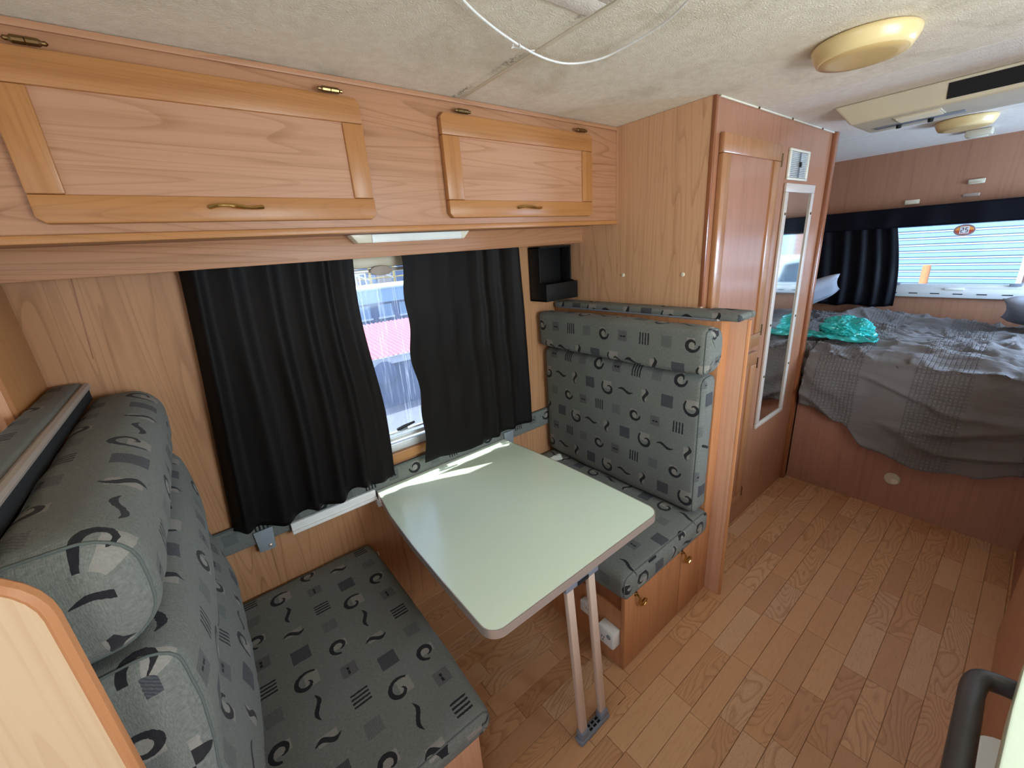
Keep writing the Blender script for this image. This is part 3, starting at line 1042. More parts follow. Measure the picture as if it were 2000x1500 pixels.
# padded fabric strip below the window
fs_ = thing('padded_strip', 'patterned padded fabric strip along the wall under the window', 'trim', (-0.95, -0.01, 0.603))
def yz_strip(x0, x1, y0, y1, z0, z1, name, parent):
    mb = MB()
    vs_, fs, uvs = [], [], []
    n = 40
    prof = rrect(y0, y1, z0, z1, min(0.009, (y1 - y0) / 2.1), 3)
    m_ = len(prof)
    for k in range(n + 1):
        x = x0 + (x1 - x0) * k / n
        for p in prof: vs_.append((x, p[0], p[1]))
    arc = [0]
    for i in range(m_): arc.append(arc[-1] + (Vector(prof[(i + 1) % m_]) - Vector(prof[i])).length)
    for k in range(n):
        for i in range(m_):
            j = (i + 1) % m_
            fs.append((k * m_ + i, (k + 1) * m_ + i, (k + 1) * m_ + j, k * m_ + j))
            xa, xb = x0 + (x1 - x0) * k / n, x0 + (x1 - x0) * (k + 1) / n
            uvs.append([(xa, arc[i]), (xb, arc[i]), (xb, arc[i + 1]), (xa, arc[i + 1])])
    fs.append(tuple(range(m_))); uvs.append([(p[0], p[1]) for p in prof])
    fs.append(tuple(n * m_ + i for i in range(m_ - 1, -1, -1))); uvs.append([(p[0], p[1]) for p in prof][::-1])
    return mb.add(vs_, fs).build(name, 'upholstery', parent, uvs=uvs, fix=False)
yz_strip(-1.80, -0.09, -0.022, -0.001, 0.605, 0.695, 'padding', fs_)
MB().tube([(-1.80, -0.02, 0.696), (-0.09, -0.02, 0.696)], 0.003, 6).build('piping', 'piping_fabric', fs_)
rail = thing('table_rail', 'white metal wall rail that carries the dinette table', 'rail', (-0.93, -0.035, 0.600))
B(-1.425, -1.122, -0.040, -0.023, 0.604, 0.640).build('rail', 'white_plastic', rail, bevel=0.002)
B(-1.122, -0.455, -0.040, -0.001, 0.560, 0.596).build('rail', 'white_plastic', rail, bevel=0.002)
B(-1.425, -1.122, -0.046, -0.040, 0.600, 0.612).build('rail_lip', 'white_plastic', rail, bevel=0.001)
for (xa, lab) in ((-1.505, 'grey snap tab on the wall strip beside the left bench'), (-0.445, 'grey snap tab beside the table, under the right curtain')):
    tb = thing('snap_tab', lab, 'tab', (xa, -0.03, 0.56), 'grey snap tabs')
    MB().prism([(xa - 0.026, 0.575), (xa + 0.022, 0.572), (xa + 0.028, 0.655), (xa - 0.030, 0.655)], 'y', -0.030, -0.0235).build('tab', 'grey_tab', tb, bevel=0.002)
    MB().lathe([(0.0065, 0), (0.006, -0.003), (0.003, -0.005), (0.0005, -0.0055)], (xa + 0.008, -0.030, 0.590), 'y', 12).build('stud', 'edge_aluminium', tb)

# ================================================================== WALL POCKET
wp = thing('wall_pocket', 'black open-front plastic letter pocket in the corner under the overhead cabinet', 'holder', (-0.135, -0.05, 1.254))
x0, x1, z0, z1 = -0.238, -0.034, 1.256, 1.497
B(x0, x1, -0.012, -0.003, z0, z1).build('back', 'black_plastic', wp, bevel=0.002)
for xs in (x0, x1 - 0.008):
    MB().prism([(-0.012, z0), (-0.115, z0), (-0.115, z0 + 0.075), (-0.078, z0 + 0.085), (-0.078, z1), (-0.012, z1)], 'x', xs, xs + 0.008).build('side', 'black_plastic', wp, bevel=0.0015)
B(x0, x1, -0.115, -0.012, z0, z0 + 0.008).build('base', 'black_plastic', wp, bevel=0.0015)
B(x0, x1, -0.118, -0.110, z0, z0 + 0.078).build('front_lip', 'black_plastic', wp, bevel=0.0015)
B(x0, x1, -0.078, -0.012, z1 - 0.008, z1).build('top', 'black_plastic', wp, bevel=0.0015)

# ================================================================== WARDROBE
YF, X2 = -0.712, 1.189
wd = thing('wardrobe', 'tall wood wardrobe between the dinette and the bed', 'wardrobe', (0.6, -0.36, 0.0))
B(0.0, 0.016, YF + 0.001, -0.001, 0.0, H - 0.001).build('side_panel', 'wardrobe_side_lit_wood', wd)
B(0.016, X2, YF, YF + 0.016, 0.0, H - 0.001).build('front_panel', 'wardrobe_wood', wd)
B(X2 - 0.016, X2, YF + 0.016, -0.001, 0.0, H - 0.001).build('side_panel', 'wardrobe_wood', wd)
# edge mouldings
MB().prism([(-0.0015, YF - 0.003), (0.012, YF - 0.003), (0.012, YF + 0.0), (0.0, YF + 0.010), (-0.0015, YF + 0.010)], 'z', 1.24, H - 0.002).build('corner_trim', 'dark_trim_wood', wd, bevel=0.0015)
MB().prism(rrect(X2 - 0.030, X2 + 0.018, YF - 0.018, YF + 0.03, 0.012, 4), 'z', 0.0, H - 0.002).build('corner_post', 'dark_trim_wood', wd, bevel=0.001)
B(0.02, X2 - 0.03, YF - 0.008, YF, H - 0.007, H - 0.001).build('ceiling_bead', 'cream_plastic', wd, bevel=0.002)
for xx in (0.30, 0.62, 0.98):
    MB().tube([(xx, YF - 0.0085, H - 0.006), (xx, YF - 0.012, H - 0.006)], 0.004, 8).build('bead_pin', 'brass_dark', wd)


def panel_door(x0, x1, z0, z1, lab, hz):
    yf, yb = YF - 0.020, YF - 0.0005
    sw = 0.062
    d = B(x0 + sw - 0.004, x1 - sw + 0.004, yf + 0.008, yb, z0 + sw - 0.004, z1 - sw + 0.004).build('door', 'wardrobe_wood', wd)
    d['label'] = lab
    for (a, b_) in ((z0, z0 + sw), (z1 - sw, z1)):
        B(x0, x1, yf, yb, a, b_).build('rail', 'wardrobe_stile_wood', d, bevel=0.004)
    for (a, b_) in ((x0, x0 + sw), (x1 - sw, x1)):
        B(a, b_, yf, yb, z0 + sw + 0.0004, z1 - sw - 0.0004).build('stile', 'wardrobe_stile_wood', d, bevel=0.004)
    for z in hz:
        MB().tube([(x1 + 0.010, yf + 0.006, z - 0.025), (x1 + 0.010, yf + 0.006, z + 0.025)], 0.007, 8).build('hinge', 'brass_dark', d)
    return d


panel_door(0.040, 0.532, 0.99, 1.822, 'upper tall wardrobe door with bevelled recessed panel', (1.765, 1.06))
panel_door(0.040, 0.532, 0.13, 0.962, 'lower wardrobe door behind the bench partition', (0.90, 0.19))
for (yy, zz) in ((-0.355, 1.355), (-0.632, 1.358)):
    MB().lathe([(0.008, 0), (0.007, -0.003), (0.002, -0.004)], (0.0, yy, zz), 'x', 10).build('screw_cap', 'cream_plastic', wd)

vg = thing('vent_grille', 'small cream louvred vent grille above the wardrobe mirror', 'vent', (0.76, YF, 1.697))
vx0, vx1, vz0, vz1 = 0.645, 0.877, 1.699, 1.822
for (a, b_, c_, d_) in ((vx0, vx1, vz0, vz0 + 0.010), (vx0, vx1, vz1 - 0.010, vz1)):
    B(a, b_, YF - 0.009, YF - 0.0005, c_, d_).build('frame', 'cream_plastic', vg, bevel=0.002)
for (a, b_) in ((vx0, vx0 + 0.022), (vx1 - 0.022, vx1)):
    B(a, b_, YF - 0.009, YF - 0.0005, vz0 + 0.0101, vz1 - 0.0101).build('frame', 'cream_plastic', vg, bevel=0.002)
B(vx0 + 0.02, vx1 - 0.02, YF - 0.002, YF - 0.0004, vz0 + 0.01, vz1 - 0.01).build('backing', 'black_void', vg)
for k in range(14):
    zz = vz0 + 0.013 + k * 0.0072
    MB().add([(vx0 + 0.021, YF - 0.002, zz), (vx1 - 0.021, YF - 0.002, zz), (vx1 - 0.021, YF - 0.008, zz + 0.0026), (vx0 + 0.021, YF - 0.008, zz + 0.0026),
              (vx0 + 0.021, YF - 0.002, zz + 0.0010), (vx1 - 0.021, YF - 0.002, zz + 0.0010), (vx1 - 0.021, YF - 0.008, zz + 0.0036), (vx0 + 0.021, YF - 0.008, zz + 0.0036)],
             [(3, 2, 1, 0), (4, 5, 6, 7), (0, 1, 5, 4), (1, 2, 6, 5), (2, 3, 7, 6), (3, 0, 4, 7)]).build('slat', 'white_plastic', vg, smooth=False)
B(0.757, 0.765, YF - 0.0115, YF - 0.0081, vz0 + 0.012, vz1 - 0.012).build('mullion', 'grey_plastic', vg)
B(0.754, 0.768, YF - 0.016, YF - 0.0115, 1.752, 1.772).build('slider', 'black_plastic', vg)

mr = thing('mirror', 'tall narrow mirror in a white frame on the wardrobe front', 'mirror', (0.815, YF, 0.513))
mx0, mx1, mz0, mz1 = 0.640, 0.992, 0.515, 1.686
fwid = 0.036
B(mx0 + fwid - 0.006, mx1 - fwid + 0.006, YF - 0.006, YF - 0.002, mz0 + 0.018, mz1 - 0.03).build('glass', 'mirror_glass', mr)
B(mx0, mx1, YF - 0.012, YF - 0.0006, mz0, mz0 + 0.024).build('frame', 'mirror_frame', mr, bevel=0.003)
B(mx0, mx1, YF - 0.012, YF - 0.0006, mz1 - 0.036, mz1).build('frame', 'mirror_frame', mr, bevel=0.003)
for (a, b_) in ((mx0, mx0 + fwid), (mx1 - fwid, mx1)):
    B(a, b_, YF - 0.012, YF - 0.0006, mz0 + 0.0242, mz1 - 0.0362).build('frame', 'mirror_frame', mr, bevel=0.003)
for xx in (mx0 + 0.018, mx1 - 0.018):
    for zz in (1.56, 1.06, 0.80):
        MB().lathe([(0.006, 0), (0.005, -0.003), (0.001, -0.0035)], (xx, YF - 0.012, zz), 'y', 8).build('screw', 'brass_dark', mr)

# ================================================================== RIGHT BENCH
YB = -0.832
rb = thing('dinette_bench', 'wood dinette bench with two base doors beside the wardrobe', 'bench', (-0.33, -0.42, 0.0))
XB = -0.598
B(XB + 0.004, XB + 0.020, YB + 0.018, -0.002, 0.0, 0.262).build('base_end', 'bench_wood', rb)
B(XB + 0.012, XB + 0.020, YB + 0.018, -0.002, 0.262, 0.33).build('inner_panel', 'dark_trim_wood', rb)
B(XB, -0.242, YB, YB + 0.016, 0.004, 0.338).build('door', 'bench_wood', rb, bevel=0.0015)
B(-0.239, -0.078, YB, YB + 0.016, 0.004, 0.338).build('door', 'bench_wood', rb, bevel=0.0015)
B(XB + 0.004, -0.016, YB + 0.002, -0.002, 0.336, 0.346).build('seat_board', 'bench_wood', rb)
B(-0.0775, -0.0165, YB, -0.002, 0.0, 1.209).build('back_upright', 'bench_wood', rb, bevel=0.0015)
MB().prism(rrect(-0.016, -0.001, -0.893, -0.002, 0.002, 2), 'z', 0.0, 1.209).build('partition_panel', 'post_wood', rb)
MB().tube([(-0.0085, -0.893, 0.003), (-0.0085, -0.893, 1.207)], 0.008, 8).build('edge_trim', 'bench_wood', rb)
for hx in (-0.537, -0.236):
    p = [(hx, YB - 0.001, 0.318), (hx, YB - 0.010, 0.318), (hx + 0.002, YB - 0.016, 0.305), (hx + 0.004, YB - 0.014, 0.285), (hx + 0.012, YB - 0.014, 0.270), (hx + 0.026, YB - 0.016, 0.262),
         (hx + 0.038, YB - 0.018, 0.268), (hx + 0.040, YB - 0.018, 0.281), (hx + 0.030, YB - 0.018, 0.289), (hx + 0.018, YB - 0.016, 0.283), (hx + 0.013, YB - 0.015, 0.272)]
    MB().tube(p, 0.0038, 8).build('hook_handle', 'brass', rb)
    MB().lathe([(0.009, 0), (0.008, -0.003), (0.002, -0.004)], (hx, YB, 0.318), 'y', 12).build('hook_plate', 'brass_dark', rb)

sc = thing('seat_cushion', 'patterned grey seat cushion on the right bench beside the wardrobe', 'cushion', (-0.35, -0.42, 0.346), 'dinette cushions')
ycushion('cushion', rrect(-0.625, -0.082, 0.348, 0.445, 0.028, 4), -0.853, -0.012, 0.022, 'upholstery', sc, 0.010, 0.003, 1.0, uvo=(0.11, 0.03))
bc = thing('back_cushion', 'patterned grey upright back cushion of the right bench under a bolster', 'cushion', (-0.13, -0.42, 0.455), 'dinette cushions')
ycushion('cushion', rrect(-0.182, -0.088, 0.466, 1.020, 0.030, 4), -0.838, -0.026, 0.022, 'upholstery', bc, 0.010, 0.004, 2.0, uvo=(0.0, 0.05))
bo = thing('bolster_cushion', 'patterned bolster roll on top of the right bench back', 'cushion', (-0.14, -0.42, 1.02), 'dinette cushions')
ycushion('cushion', rrect(-0.212, -0.094, 1.042, 1.200, [0.055, 0.055, 0.02, 0.02], 7), -0.857, -0.020, 0.028, 'upholstery', bo, 0.006, 0.004, 3.0, uvo=(0.05, 0.0))
lp = thing('padded_ledge', 'thin patterned padded ledge on top of the right partition', 'ledge', (-0.03, -0.45, 1.21))
ycushion('pad', rrect(-0.092, -0.0015, 1.2105, 1.236, 0.010, 3), -0.900, -0.010, 0.012, 'upholstery', lp, 0.001, 0.001, 4.0, uvo=(0.02, 0.10), pipe=False)
ycushion('pad_end', rrect(0.0, 0.030, 1.2105, 1.236, 0.010, 3), -0.900, -0.745, 0.012, 'upholstery', lp, 0.001, 0.001, 5.0, uvo=(0.02, 0.03), pipe=False)
MB().tube([(-0.0935, -0.83, 1.212), (-0.0935, -0.03, 1.212)], 0.0035, 6).build('edge_bead', 'grey_plastic', lp)
MB().lathe([(0.005, 0), (0.004, -0.003), (0.001, -0.004)], (-0.097, -0.825, 1.213), 'x', 8).build('stud', 'edge_aluminium', lp)

# power outlets on the bench end
po = thing('power_outlet', 'white power outlet box with switch low on the right bench end', 'outlet', (XB - 0.02, -0.775, 0.10), 'power outlets')
B(XB - 0.034, XB + 0.0035, -0.812, -0.742, 0.108, 0.180).build('box', 'white_plastic', po, bevel=0.003)
B(XB - 0.037, XB - 0.0341, -0.809, -0.745, 0.111, 0.177).build('faceplate', 'white_plastic', po, bevel=0.001)
MB().lathe([(0.009, 0), (0.009, -0.003), (0.007, -0.004), (0.0005, -0.004)], (XB - 0.037, -0.793, 0.158), 'x', 14).build('switch', 'grey_tab', po)
for (a, b_, r_) in ((-0.772, 0.140, 0.5), (-0.762, 0.140, -0.5), (-0.767, 0.126, 0)):
    B(XB - 0.0378, XB - 0.037, a - 0.0012, a + 0.0012, b_ - 0.004, b_ + 0.004).build('socket_slot', 'black_void', po)
po = thing('power_outlet', 'small white socket behind the table leg on the right bench end', 'outlet', (XB - 0.02, -0.675, 0.15), 'power outlets')
B(XB - 0.024, XB + 0.0035, -0.705, -0.645, 0.160, 0.208).build('box', 'white_plastic', po, bevel=0.003)
for a in (-0.685, -0.676):
    B(XB - 0.0248, XB - 0.024, a - 0.0012, a + 0.0012, 0.186, 0.194).build('socket_slot', 'black_void', po)
MB().tube([(XB - 0.012, -0.700, 0.160), (XB - 0.012, -0.702, 0.11)], 0.002, 6).build('lead', 'white_plastic', po)

# ================================================================== TABLE
ZT = 0.624
tb = thing('dinette_table', 'pale green laminate dinette table with metal edge and a double-bar leg', 'table', (-0.80, -0.45, 0.0))
def corner_pts(cx, cy, r, a0, a1, n=8):
    return [(cx + r * math.cos(math.radians(a0 + (a1 - a0) * k / n)), cy + r * math.sin(math.radians(a0 + (a1 - a0) * k / n))) for k in range(n + 1)]
outline = [(-0.476, -0.028), (-0.478, -0.024), (-1.112, -0.024), (-1.114, -0.028), (-1.138, -0.22), (-1.147, -0.42), (-1.150, -0.62)] + corner_pts(-1.105, -0.810, 0.045, 180, 270) + corner_pts(-0.488, -0.810, 0.045, 270, 360) + [(-0.443, -0.60), (-0.447, -0.40), (-0.457, -0.22)]
def inset(pts, d):
    out = []
    n = len(pts)
    for i in range(n):
        a, b_ = Vector(pts[i - 1]), Vector(pts[(i + 1) % n])
        t = (b_ - a).normalized()
        out.append((pts[i][0] - t[1] * d, pts[i][1] + t[0] * d))
    return out
MB().prism(inset(outline, 0.002), 'z', ZT - 0.024, ZT).build('tabletop', 'table_laminate', tb)
n = len(outline)
inn = inset(outline, 0.0025)
eb = MB()
eb.add([(p[0], p[1], ZT - 0.026) for p in outline] + [(p[0], p[1], ZT + 0.0008) for p in outline] + [(p[0], p[1], ZT - 0.026) for p in inn] + [(p[0], p[1], ZT + 0.0008) for p in inn],
       [(i, (i + 1) % n, n + (i + 1) % n, n + i) for i in range(n)] + [(2 * n + (i + 1) % n, 2 * n + i, 3 * n + i, 3 * n + (i + 1) % n) for i in range(n)] +
       [(n + i, n + (i + 1) % n, 3 * n + (i + 1) % n, 3 * n + i) for i in range(n)] + [((i + 1) % n, i, 2 * n + i, 2 * n + (i + 1) % n) for i in range(n)])
eb.build('edge_band', 'edge_aluminium', tb)
ta, ba = Vector((0, -0.838, ZT - 0.045)), Vector((0, -0.884, 0.028))
for lx in (-0.873, -0.783):
    mb = MB()
    w_, d_ = 0.0135, 0.008
    q = []
    for P_ in (ba, ta):
        for (sx, sy) in ((-1, -1), (1, -1), (1, 1), (-1, 1)):
            q.append((lx + sx * w_, P_.y + sy * d_, P_.z))
    mb.add(q, [(3, 2, 1, 0), (4, 5, 6, 7), (0, 1, 5, 4), (1, 2, 6, 5), (2, 3, 7, 6), (3, 0, 4, 7)])
    mb.build('leg', 'aluminium', tb, bevel=0.0025)
ft = B(-0.896, -0.760, -0.900, -0.868, 0.0, 0.018).build('foot', 'grey_plastic', tb, bevel=0.004)
for lx in (-0.873, -0.783):
    B(lx - 0.017, lx + 0.017, -0.897, -0.871, 0.014, 0.045).build('foot_socket', 'grey_plastic', ft, bevel=0.003)
for k in range(3):
    for j in range(2):
        B(-0.848 + k * 0.018, -0.836 + k * 0.018, -0.893 + j * 0.011, -0.886 + j * 0.011, 0.0175, 0.0188).build('foot_slot', 'black_void', ft)
br = B(-0.896, -0.760, -0.853, -0.822, ZT - 0.048, ZT - 0.026).build('hinge_bracket', 'grey_plastic', tb, bevel=0.003)
B(-0.850, -0.806, -0.856, -0.8535, ZT - 0.044, ZT - 0.032).build('bracket_slot', 'black_void', br)

# ================================================================== LEFT BENCH
lb = thing('dinette_bench', 'wood dinette bench base at the left end of the table', 'bench', (-1.5, -0.42, 0.0))
B(-1.83, -1.215, -0.852, -0.836, 0.0, 0.345).build('front_panel', 'post_wood', lb, bevel=0.001)
B(-1.231, -1.215, -0.836, -0.002, 0.0, 0.345).build('side_panel', 'bench_wood', lb)
B(-1.83, -1.215, -0.836, -0.002, 0.330, 0.345).build('seat_board', 'bench_wood', lb)
B(-1.838, -1.822, -0.895, -0.26, 0.0, 1.206).build('partition_panel', 'bench_wood', lb)
lep = thing('end_board', 'pale wood end board with rounded corner and orange edging at the lower left', 'panel', (-1.85, -0.9, 0.0))
pts = rrect(-2.15, -1.716, 0.0, 1.232, [0.0005, 0.075, 0.0005, 0.0005], 8)
MB().prism(pts, 'y', -0.914, -0.898).build('board', 'pale_wood', lep)
pth = [(-1.7155, -0.906, 0.0)] + [(p[0] + 0.0005, -0.906, p[1] + 0.0005) for p in pts if p[1] > 1.1 and p[0] > -1.80] + [(-2.15, -0.906, 1.2325)]
MB().tube(pth, 0.0092, 8).build('edge_trim', 'bench_wood', lep)

sc2 = thing('seat_cushion', 'patterned grey seat cushion on the left bench nearest the camera', 'cushion', (-1.5, -0.42, 0.346), 'dinette cushions')
ycushion('cushion', rrect(-1.80, -1.178, 0.347, 0.414, 0.026, 4), -0.860, -0.020, 0.022, 'upholstery', sc2, 0.008, 0.003, 6.0, uvo=(0.05, 0.02))
MB().lathe([(0.010, 0), (0.009, 0.003), (0.001, 0.004)], (-1.170, -0.075, 0.385), 'x', 12).build('button', 'white_plastic', sc2)


def lback(q, nn, t):
    if nn[0] > 0.3:
        z = q[2]
        b1 = 0.030 * math.exp(-((z - 0.90) / 0.10) ** 2)
        b2 = 0.055 * math.exp(-((z - 0.60) / 0.13) ** 2)
        pin = -0.012 * math.exp(-((z - 0.765) / 0.03) ** 2)
        e = math.sin(math.pi * min(1, max(0, t))) ** 0.35
        far = 0.5 + 0.5 * t
        q[0] += (b1 * (0.7 + 0.3 * far) + b2 * far + pin) * (0.25 + 0.75 * e) * min(1, nn[0] + 0.2)
    return q


bc2 = thing('back_cushion', 'patterned grey back cushion of the left bench, bulging below its bolster', 'cushion', (-1.72, -0.42, 0.42), 'dinette cushions')
ycushion('cushion', rrect(-1.775, -1.652, 0.434, 1.020, 0.035, 5), -0.868, -0.025, 0.026, 'upholstery', bc2, 0.008, 0.006, 7.0, uvo=(0.02, 0.0), prof_fn=lback, u_flip=True)
bo2 = thing('bolster_cushion', 'large patterned bolster roll on the left bench back nearest the camera', 'cushion', (-1.72, -0.42, 1.02), 'dinette cushions')
ycushion('cushion', rrect(-1.772, -1.640, 1.040, 1.208, [0.060, 0.060, 0.03, 0.03], 7), -0.872, -0.030, 0.034, 'upholstery', bo2, 0.006, 0.005, 8.0, uvo=(0.03, 0.04), u_flip=True)
lp2 = thing('padded_ledge', 'patterned padded ledge along the left partition with a tan front bead', 'ledge', (-1.80, -0.45, 1.21))
ycushion('pad', rrect(-1.838, -1.775, 1.2135, 1.250, 0.012, 3), -0.895, -0.012, 0.014, 'upholstery', lp2, 0.002, 0.002, 9.0, uvo=(0.07, 0.05), pipe=False)
MB().tube([(-1.770, -0.885, 1.240), (-1.770, -0.03, 1.240)], 0.0085, 8).build('front_bead', 'tan_trim', lp2)
B(-1.7735, -1.768, -0.885, -0.03, 1.205, 1.233).build('dark_backing', 'fabric_dark', lp2)

# ================================================================== CEILING FITTINGS
def ceiling_lamp(cx, cy, r, lab):
    t = thing('ceiling_lamp', lab, 'lamp', (cx, cy, H), 'round ceiling lamps')
    MB().lathe([(r * 0.62, -0.001), (r * 0.97, -0.002), (r, -0.006), (r * 0.99, -0.014), (r * 0.92, -0.030), (r * 0.86, -0.040), (r * 0.82, -0.041)], (cx, cy, H), 'z', 40).build('rim', 'lamp_cream', t, ang=50)
    MB().lathe([(r * 0.82, -0.040), (r * 0.80, -0.0425), (r * 0.6, -0.0445), (r * 0.3, -0.0455), (0.002, -0.046)], (cx, cy, H), 'z', 40).build('shade', 'lamp_shade', t, ang=60)


ceiling_lamp(-0.045, -1.10, 0.108, 'round cream ceiling lamp nearest the camera, right of the roof hatch')
ceiling_lamp(1.56, -1.12, 0.105, 'round cream ceiling lamp beyond the air conditioner, over the bed')
dt = thing('ceiling_sensor', 'small cream box on the ceiling over the bed', 'detector', (2.03, -1.13, H))
B(1.985, 2.075, -1.175, -1.075, H - 0.034, H - 0.0005).build('housing', 'aged_plastic', dt, bevel=0.008)
B(2.00, 2.06, -1.16, -1.09, H - 0.038, H - 0.034).build('cover', 'cream_plastic', dt, bevel=0.002)

ac = thing('air_conditioner', 'beige ceiling air conditioner unit with black intake near the bed', 'air conditioner', (0.8, -1.3, H))
ax0, ax1, ay0, ay1, az = 0.66, 0.95, -1.70, -0.865, 1.858
MB().add([(ax0 - 0.02, ay0, H - 0.0005), (ax1 + 0.02, ay0, H - 0.0005), (ax1 + 0.02, ay1 + 0.012, H - 0.0005), (ax0 - 0.02, ay1 + 0.012, H - 0.0005),
          (ax0, ay0, az), (ax1, ay0, az), (ax1, ay1 - 0.045, az), (ax0, ay1 - 0.045, az)],
         [(3, 2, 1, 0), (4, 5, 6, 7), (0, 1, 5, 4), (1, 2, 6, 5), (2, 3, 7, 6), (3, 0, 4, 7)]).build('housing', 'aged_plastic', ac, bevel=0.008, seg=3)
def acp(y, z):   # point on the sloping intake face
    k = (H - z) / (H - az)
    return (ax0 - 0.02 + 0.02 * k - 0.001, y, z)
MB().add([acp(-1.17, 1.873), acp(-1.52, 1.873), acp(-1.52, 1.918), acp(-1.17, 1.918)] + [(p[0] - 0.002, p[1], p[2]) for p in (acp(-1.17, 1.873), acp(-1.52, 1.873), acp(-1.52, 1.918), acp(-1.17, 1.918))],
         [(3, 2, 1, 0), (4, 5, 6, 7), (0, 1, 5, 4), (1, 2, 6, 5), (2, 3, 7, 6), (3, 0, 4, 7)]).build('intake', 'black_void', ac)
gr = B(0.70, 0.80, -1.155, -1.03, az - 0.004, az + 0.001).build('outlet_grille', 'aged_plastic', ac, bevel=0.001)
for k in range(9):
    xx = 0.706 + k * 0.0105
    B(xx, xx + 0.005, -1.15, -1.035, az - 0.007, az - 0.004).build('slat', 'cream_plastic', gr)
B(0.83, 0.87, -1.20, -0.945, az - 0.0035, az + 0.001).build('control_recess', 'grey_plastic', ac, bevel=0.001)
for yy in (-1.02, -1.11):
    MB().lathe([(0.009, 0), (0.008, -0.012), (0.001, -0.013)], (0.85, yy, az - 0.0035), 'z', 12).build('knob', 'black_plastic', ac)

ht = thing('roof_hatch', 'pale pinkish corner of a roof hatch frame in the ceiling', 'hatch', (-0.95, -1.02, H))
for (a, b_, c_, d_) in ((-1.15, -0.75, -0.87, -0.82), (-1.15, -0.75, -1.22, -1.17), (-0.80, -0.75, -1.1699, -0.8701), (-1.15, -1.10, -1.1699, -0.8701)):
    B(a, b_, c_, d_, H - 0.004, H - 0.0005).build('frame', 'ceiling_clean', ht, bevel=0.003)
B(-1.10, -0.80, -1.17, -0.87, H - 0.003, H - 0.0005).build('lid', 'ceiling_clean', ht)

cdt = thing('ceiling_cable', 'white cable hanging in a loop under the ceiling with a knotted tie', 'cable', (-0.8, -0.75, H))
cp = [(-1.06, -0.80, 1.926), (-1.003, -0.757, 1.92), (-0.92, -0.722, 1.915), (-0.83, -0.696, 1.91), (-0.76, -0.683, 1.907), (-0.709, -0.680, 1.906), (-0.67, -0.686, 1.906), (-0.636, -0.705, 1.907), (-0.61, -0.735, 1.909), (-0.598, -0.769, 1.912), (-0.595, -0.83, 1.915), (-0.604, -0.904, 1.918), (-0.633, -0.97, 1.921), (-0.68, -1.05, 1.926)]
def smooth_path(p, k=5):
    out = []
    for i in range(len(p) - 1):
        p0, p1, p2, p3 = Vector(p[max(i - 1, 0)]), Vector(p[i]), Vector(p[i + 1]), Vector(p[min(i + 2, len(p) - 1)])
        for j in range(k):
            t = j / k
            out.append(0.5 * ((2 * p1) + (-p0 + p2) * t + (2 * p0 - 5 * p1 + 4 * p2 - p3) * t * t + (-p0 + 3 * p1 - 3 * p2 + p3) * t ** 3))
    out.append(Vector(p[-1]))
    return out
MB().tube(smooth_path(cp), 0.0024, 8).build('cable', 'white_plastic', cdt)
kx, ky, kz = -0.826, -0.694, 1.909
MB().tube(smooth_path([(kx - 0.012, ky + 0.002, kz), (kx - 0.010, ky + 0.012, kz - 0.002), (kx, ky + 0.014, kz + 0.002), (kx + 0.006, ky + 0.003, kz - 0.003), (kx, ky - 0.006, kz), (kx + 0.012, ky + 0.006, kz + 0.003), (kx + 0.026, ky + 0.0, kz - 0.003), (kx + 0.038, ky + 0.007, kz), (kx + 0.048, ky + 0.000, kz)]), 0.0017, 6).build('tie', 'white_plastic', cdt)

# ================================================================== BED
bd = thing('bed_base', 'wood bed base panel across the end of the aisle', 'bed', (1.8, -1.2, 0.0))
B(X2 + 0.020, X2 + 0.036, YR + 0.002, YF - 0.020, 0.0, 0.66).build('front_panel', 'bed_wood', bd)
B(X2 + 0.036, XR - 0.002, YR + 0.002, -0.002, 0.63, 0.66).build('slat_board', 'bed_wood', bd)
vd = thing('floor_vent', 'round cream vent cap low on the bed base', 'vent', (X2 + 0.02, -1.215, 0.145))
MB().lathe([(0.034, 0.0), (0.034, -0.003), (0.030, -0.006), (0.002, -0.007)], (X2 + 0.0195, -1.213, 0.185), 'x', 24).build('cap', 'aged_plastic', vd)
MB().lathe([(0.016, 0.0), (0.015, -0.002), (0.001, -0.0025)], (X2 + 0.0125, -1.225, 0.176), 'x', 16).build('inner_cap', 'cream_plastic', vd)
mt_ = thing('mattress', 'mattress hidden under the grey duvet', 'mattress', (1.8, -1.2, 0.66))
B(X2 + 0.045, XR - 0.012, YR + 0.02, -0.02, 0.662, 0.775).build('body', 'mattress_ticking', mt_, bevel=0.03, seg=3)


def lerp_table(tab, x):
    if x >= tab[0][0]: return tab[0][1]
    for (a, va), (b_, vb) in zip(tab, tab[1:]):
        if x >= b_:
            t = (a - x) / (a - b_)
            t = t * t * (3 - 2 * t)
            return va + (vb - va) * t
    return tab[-1][1]


HEM = [(-0.70, 0.58), (-0.80, 0.575), (-0.95, 0.52), (-1.107, 0.40), (-1.31, 0.365), (-1.48, 0.385), (-1.62, 0.45), (-1.85, 0.50), (-2.2, 0.6)]


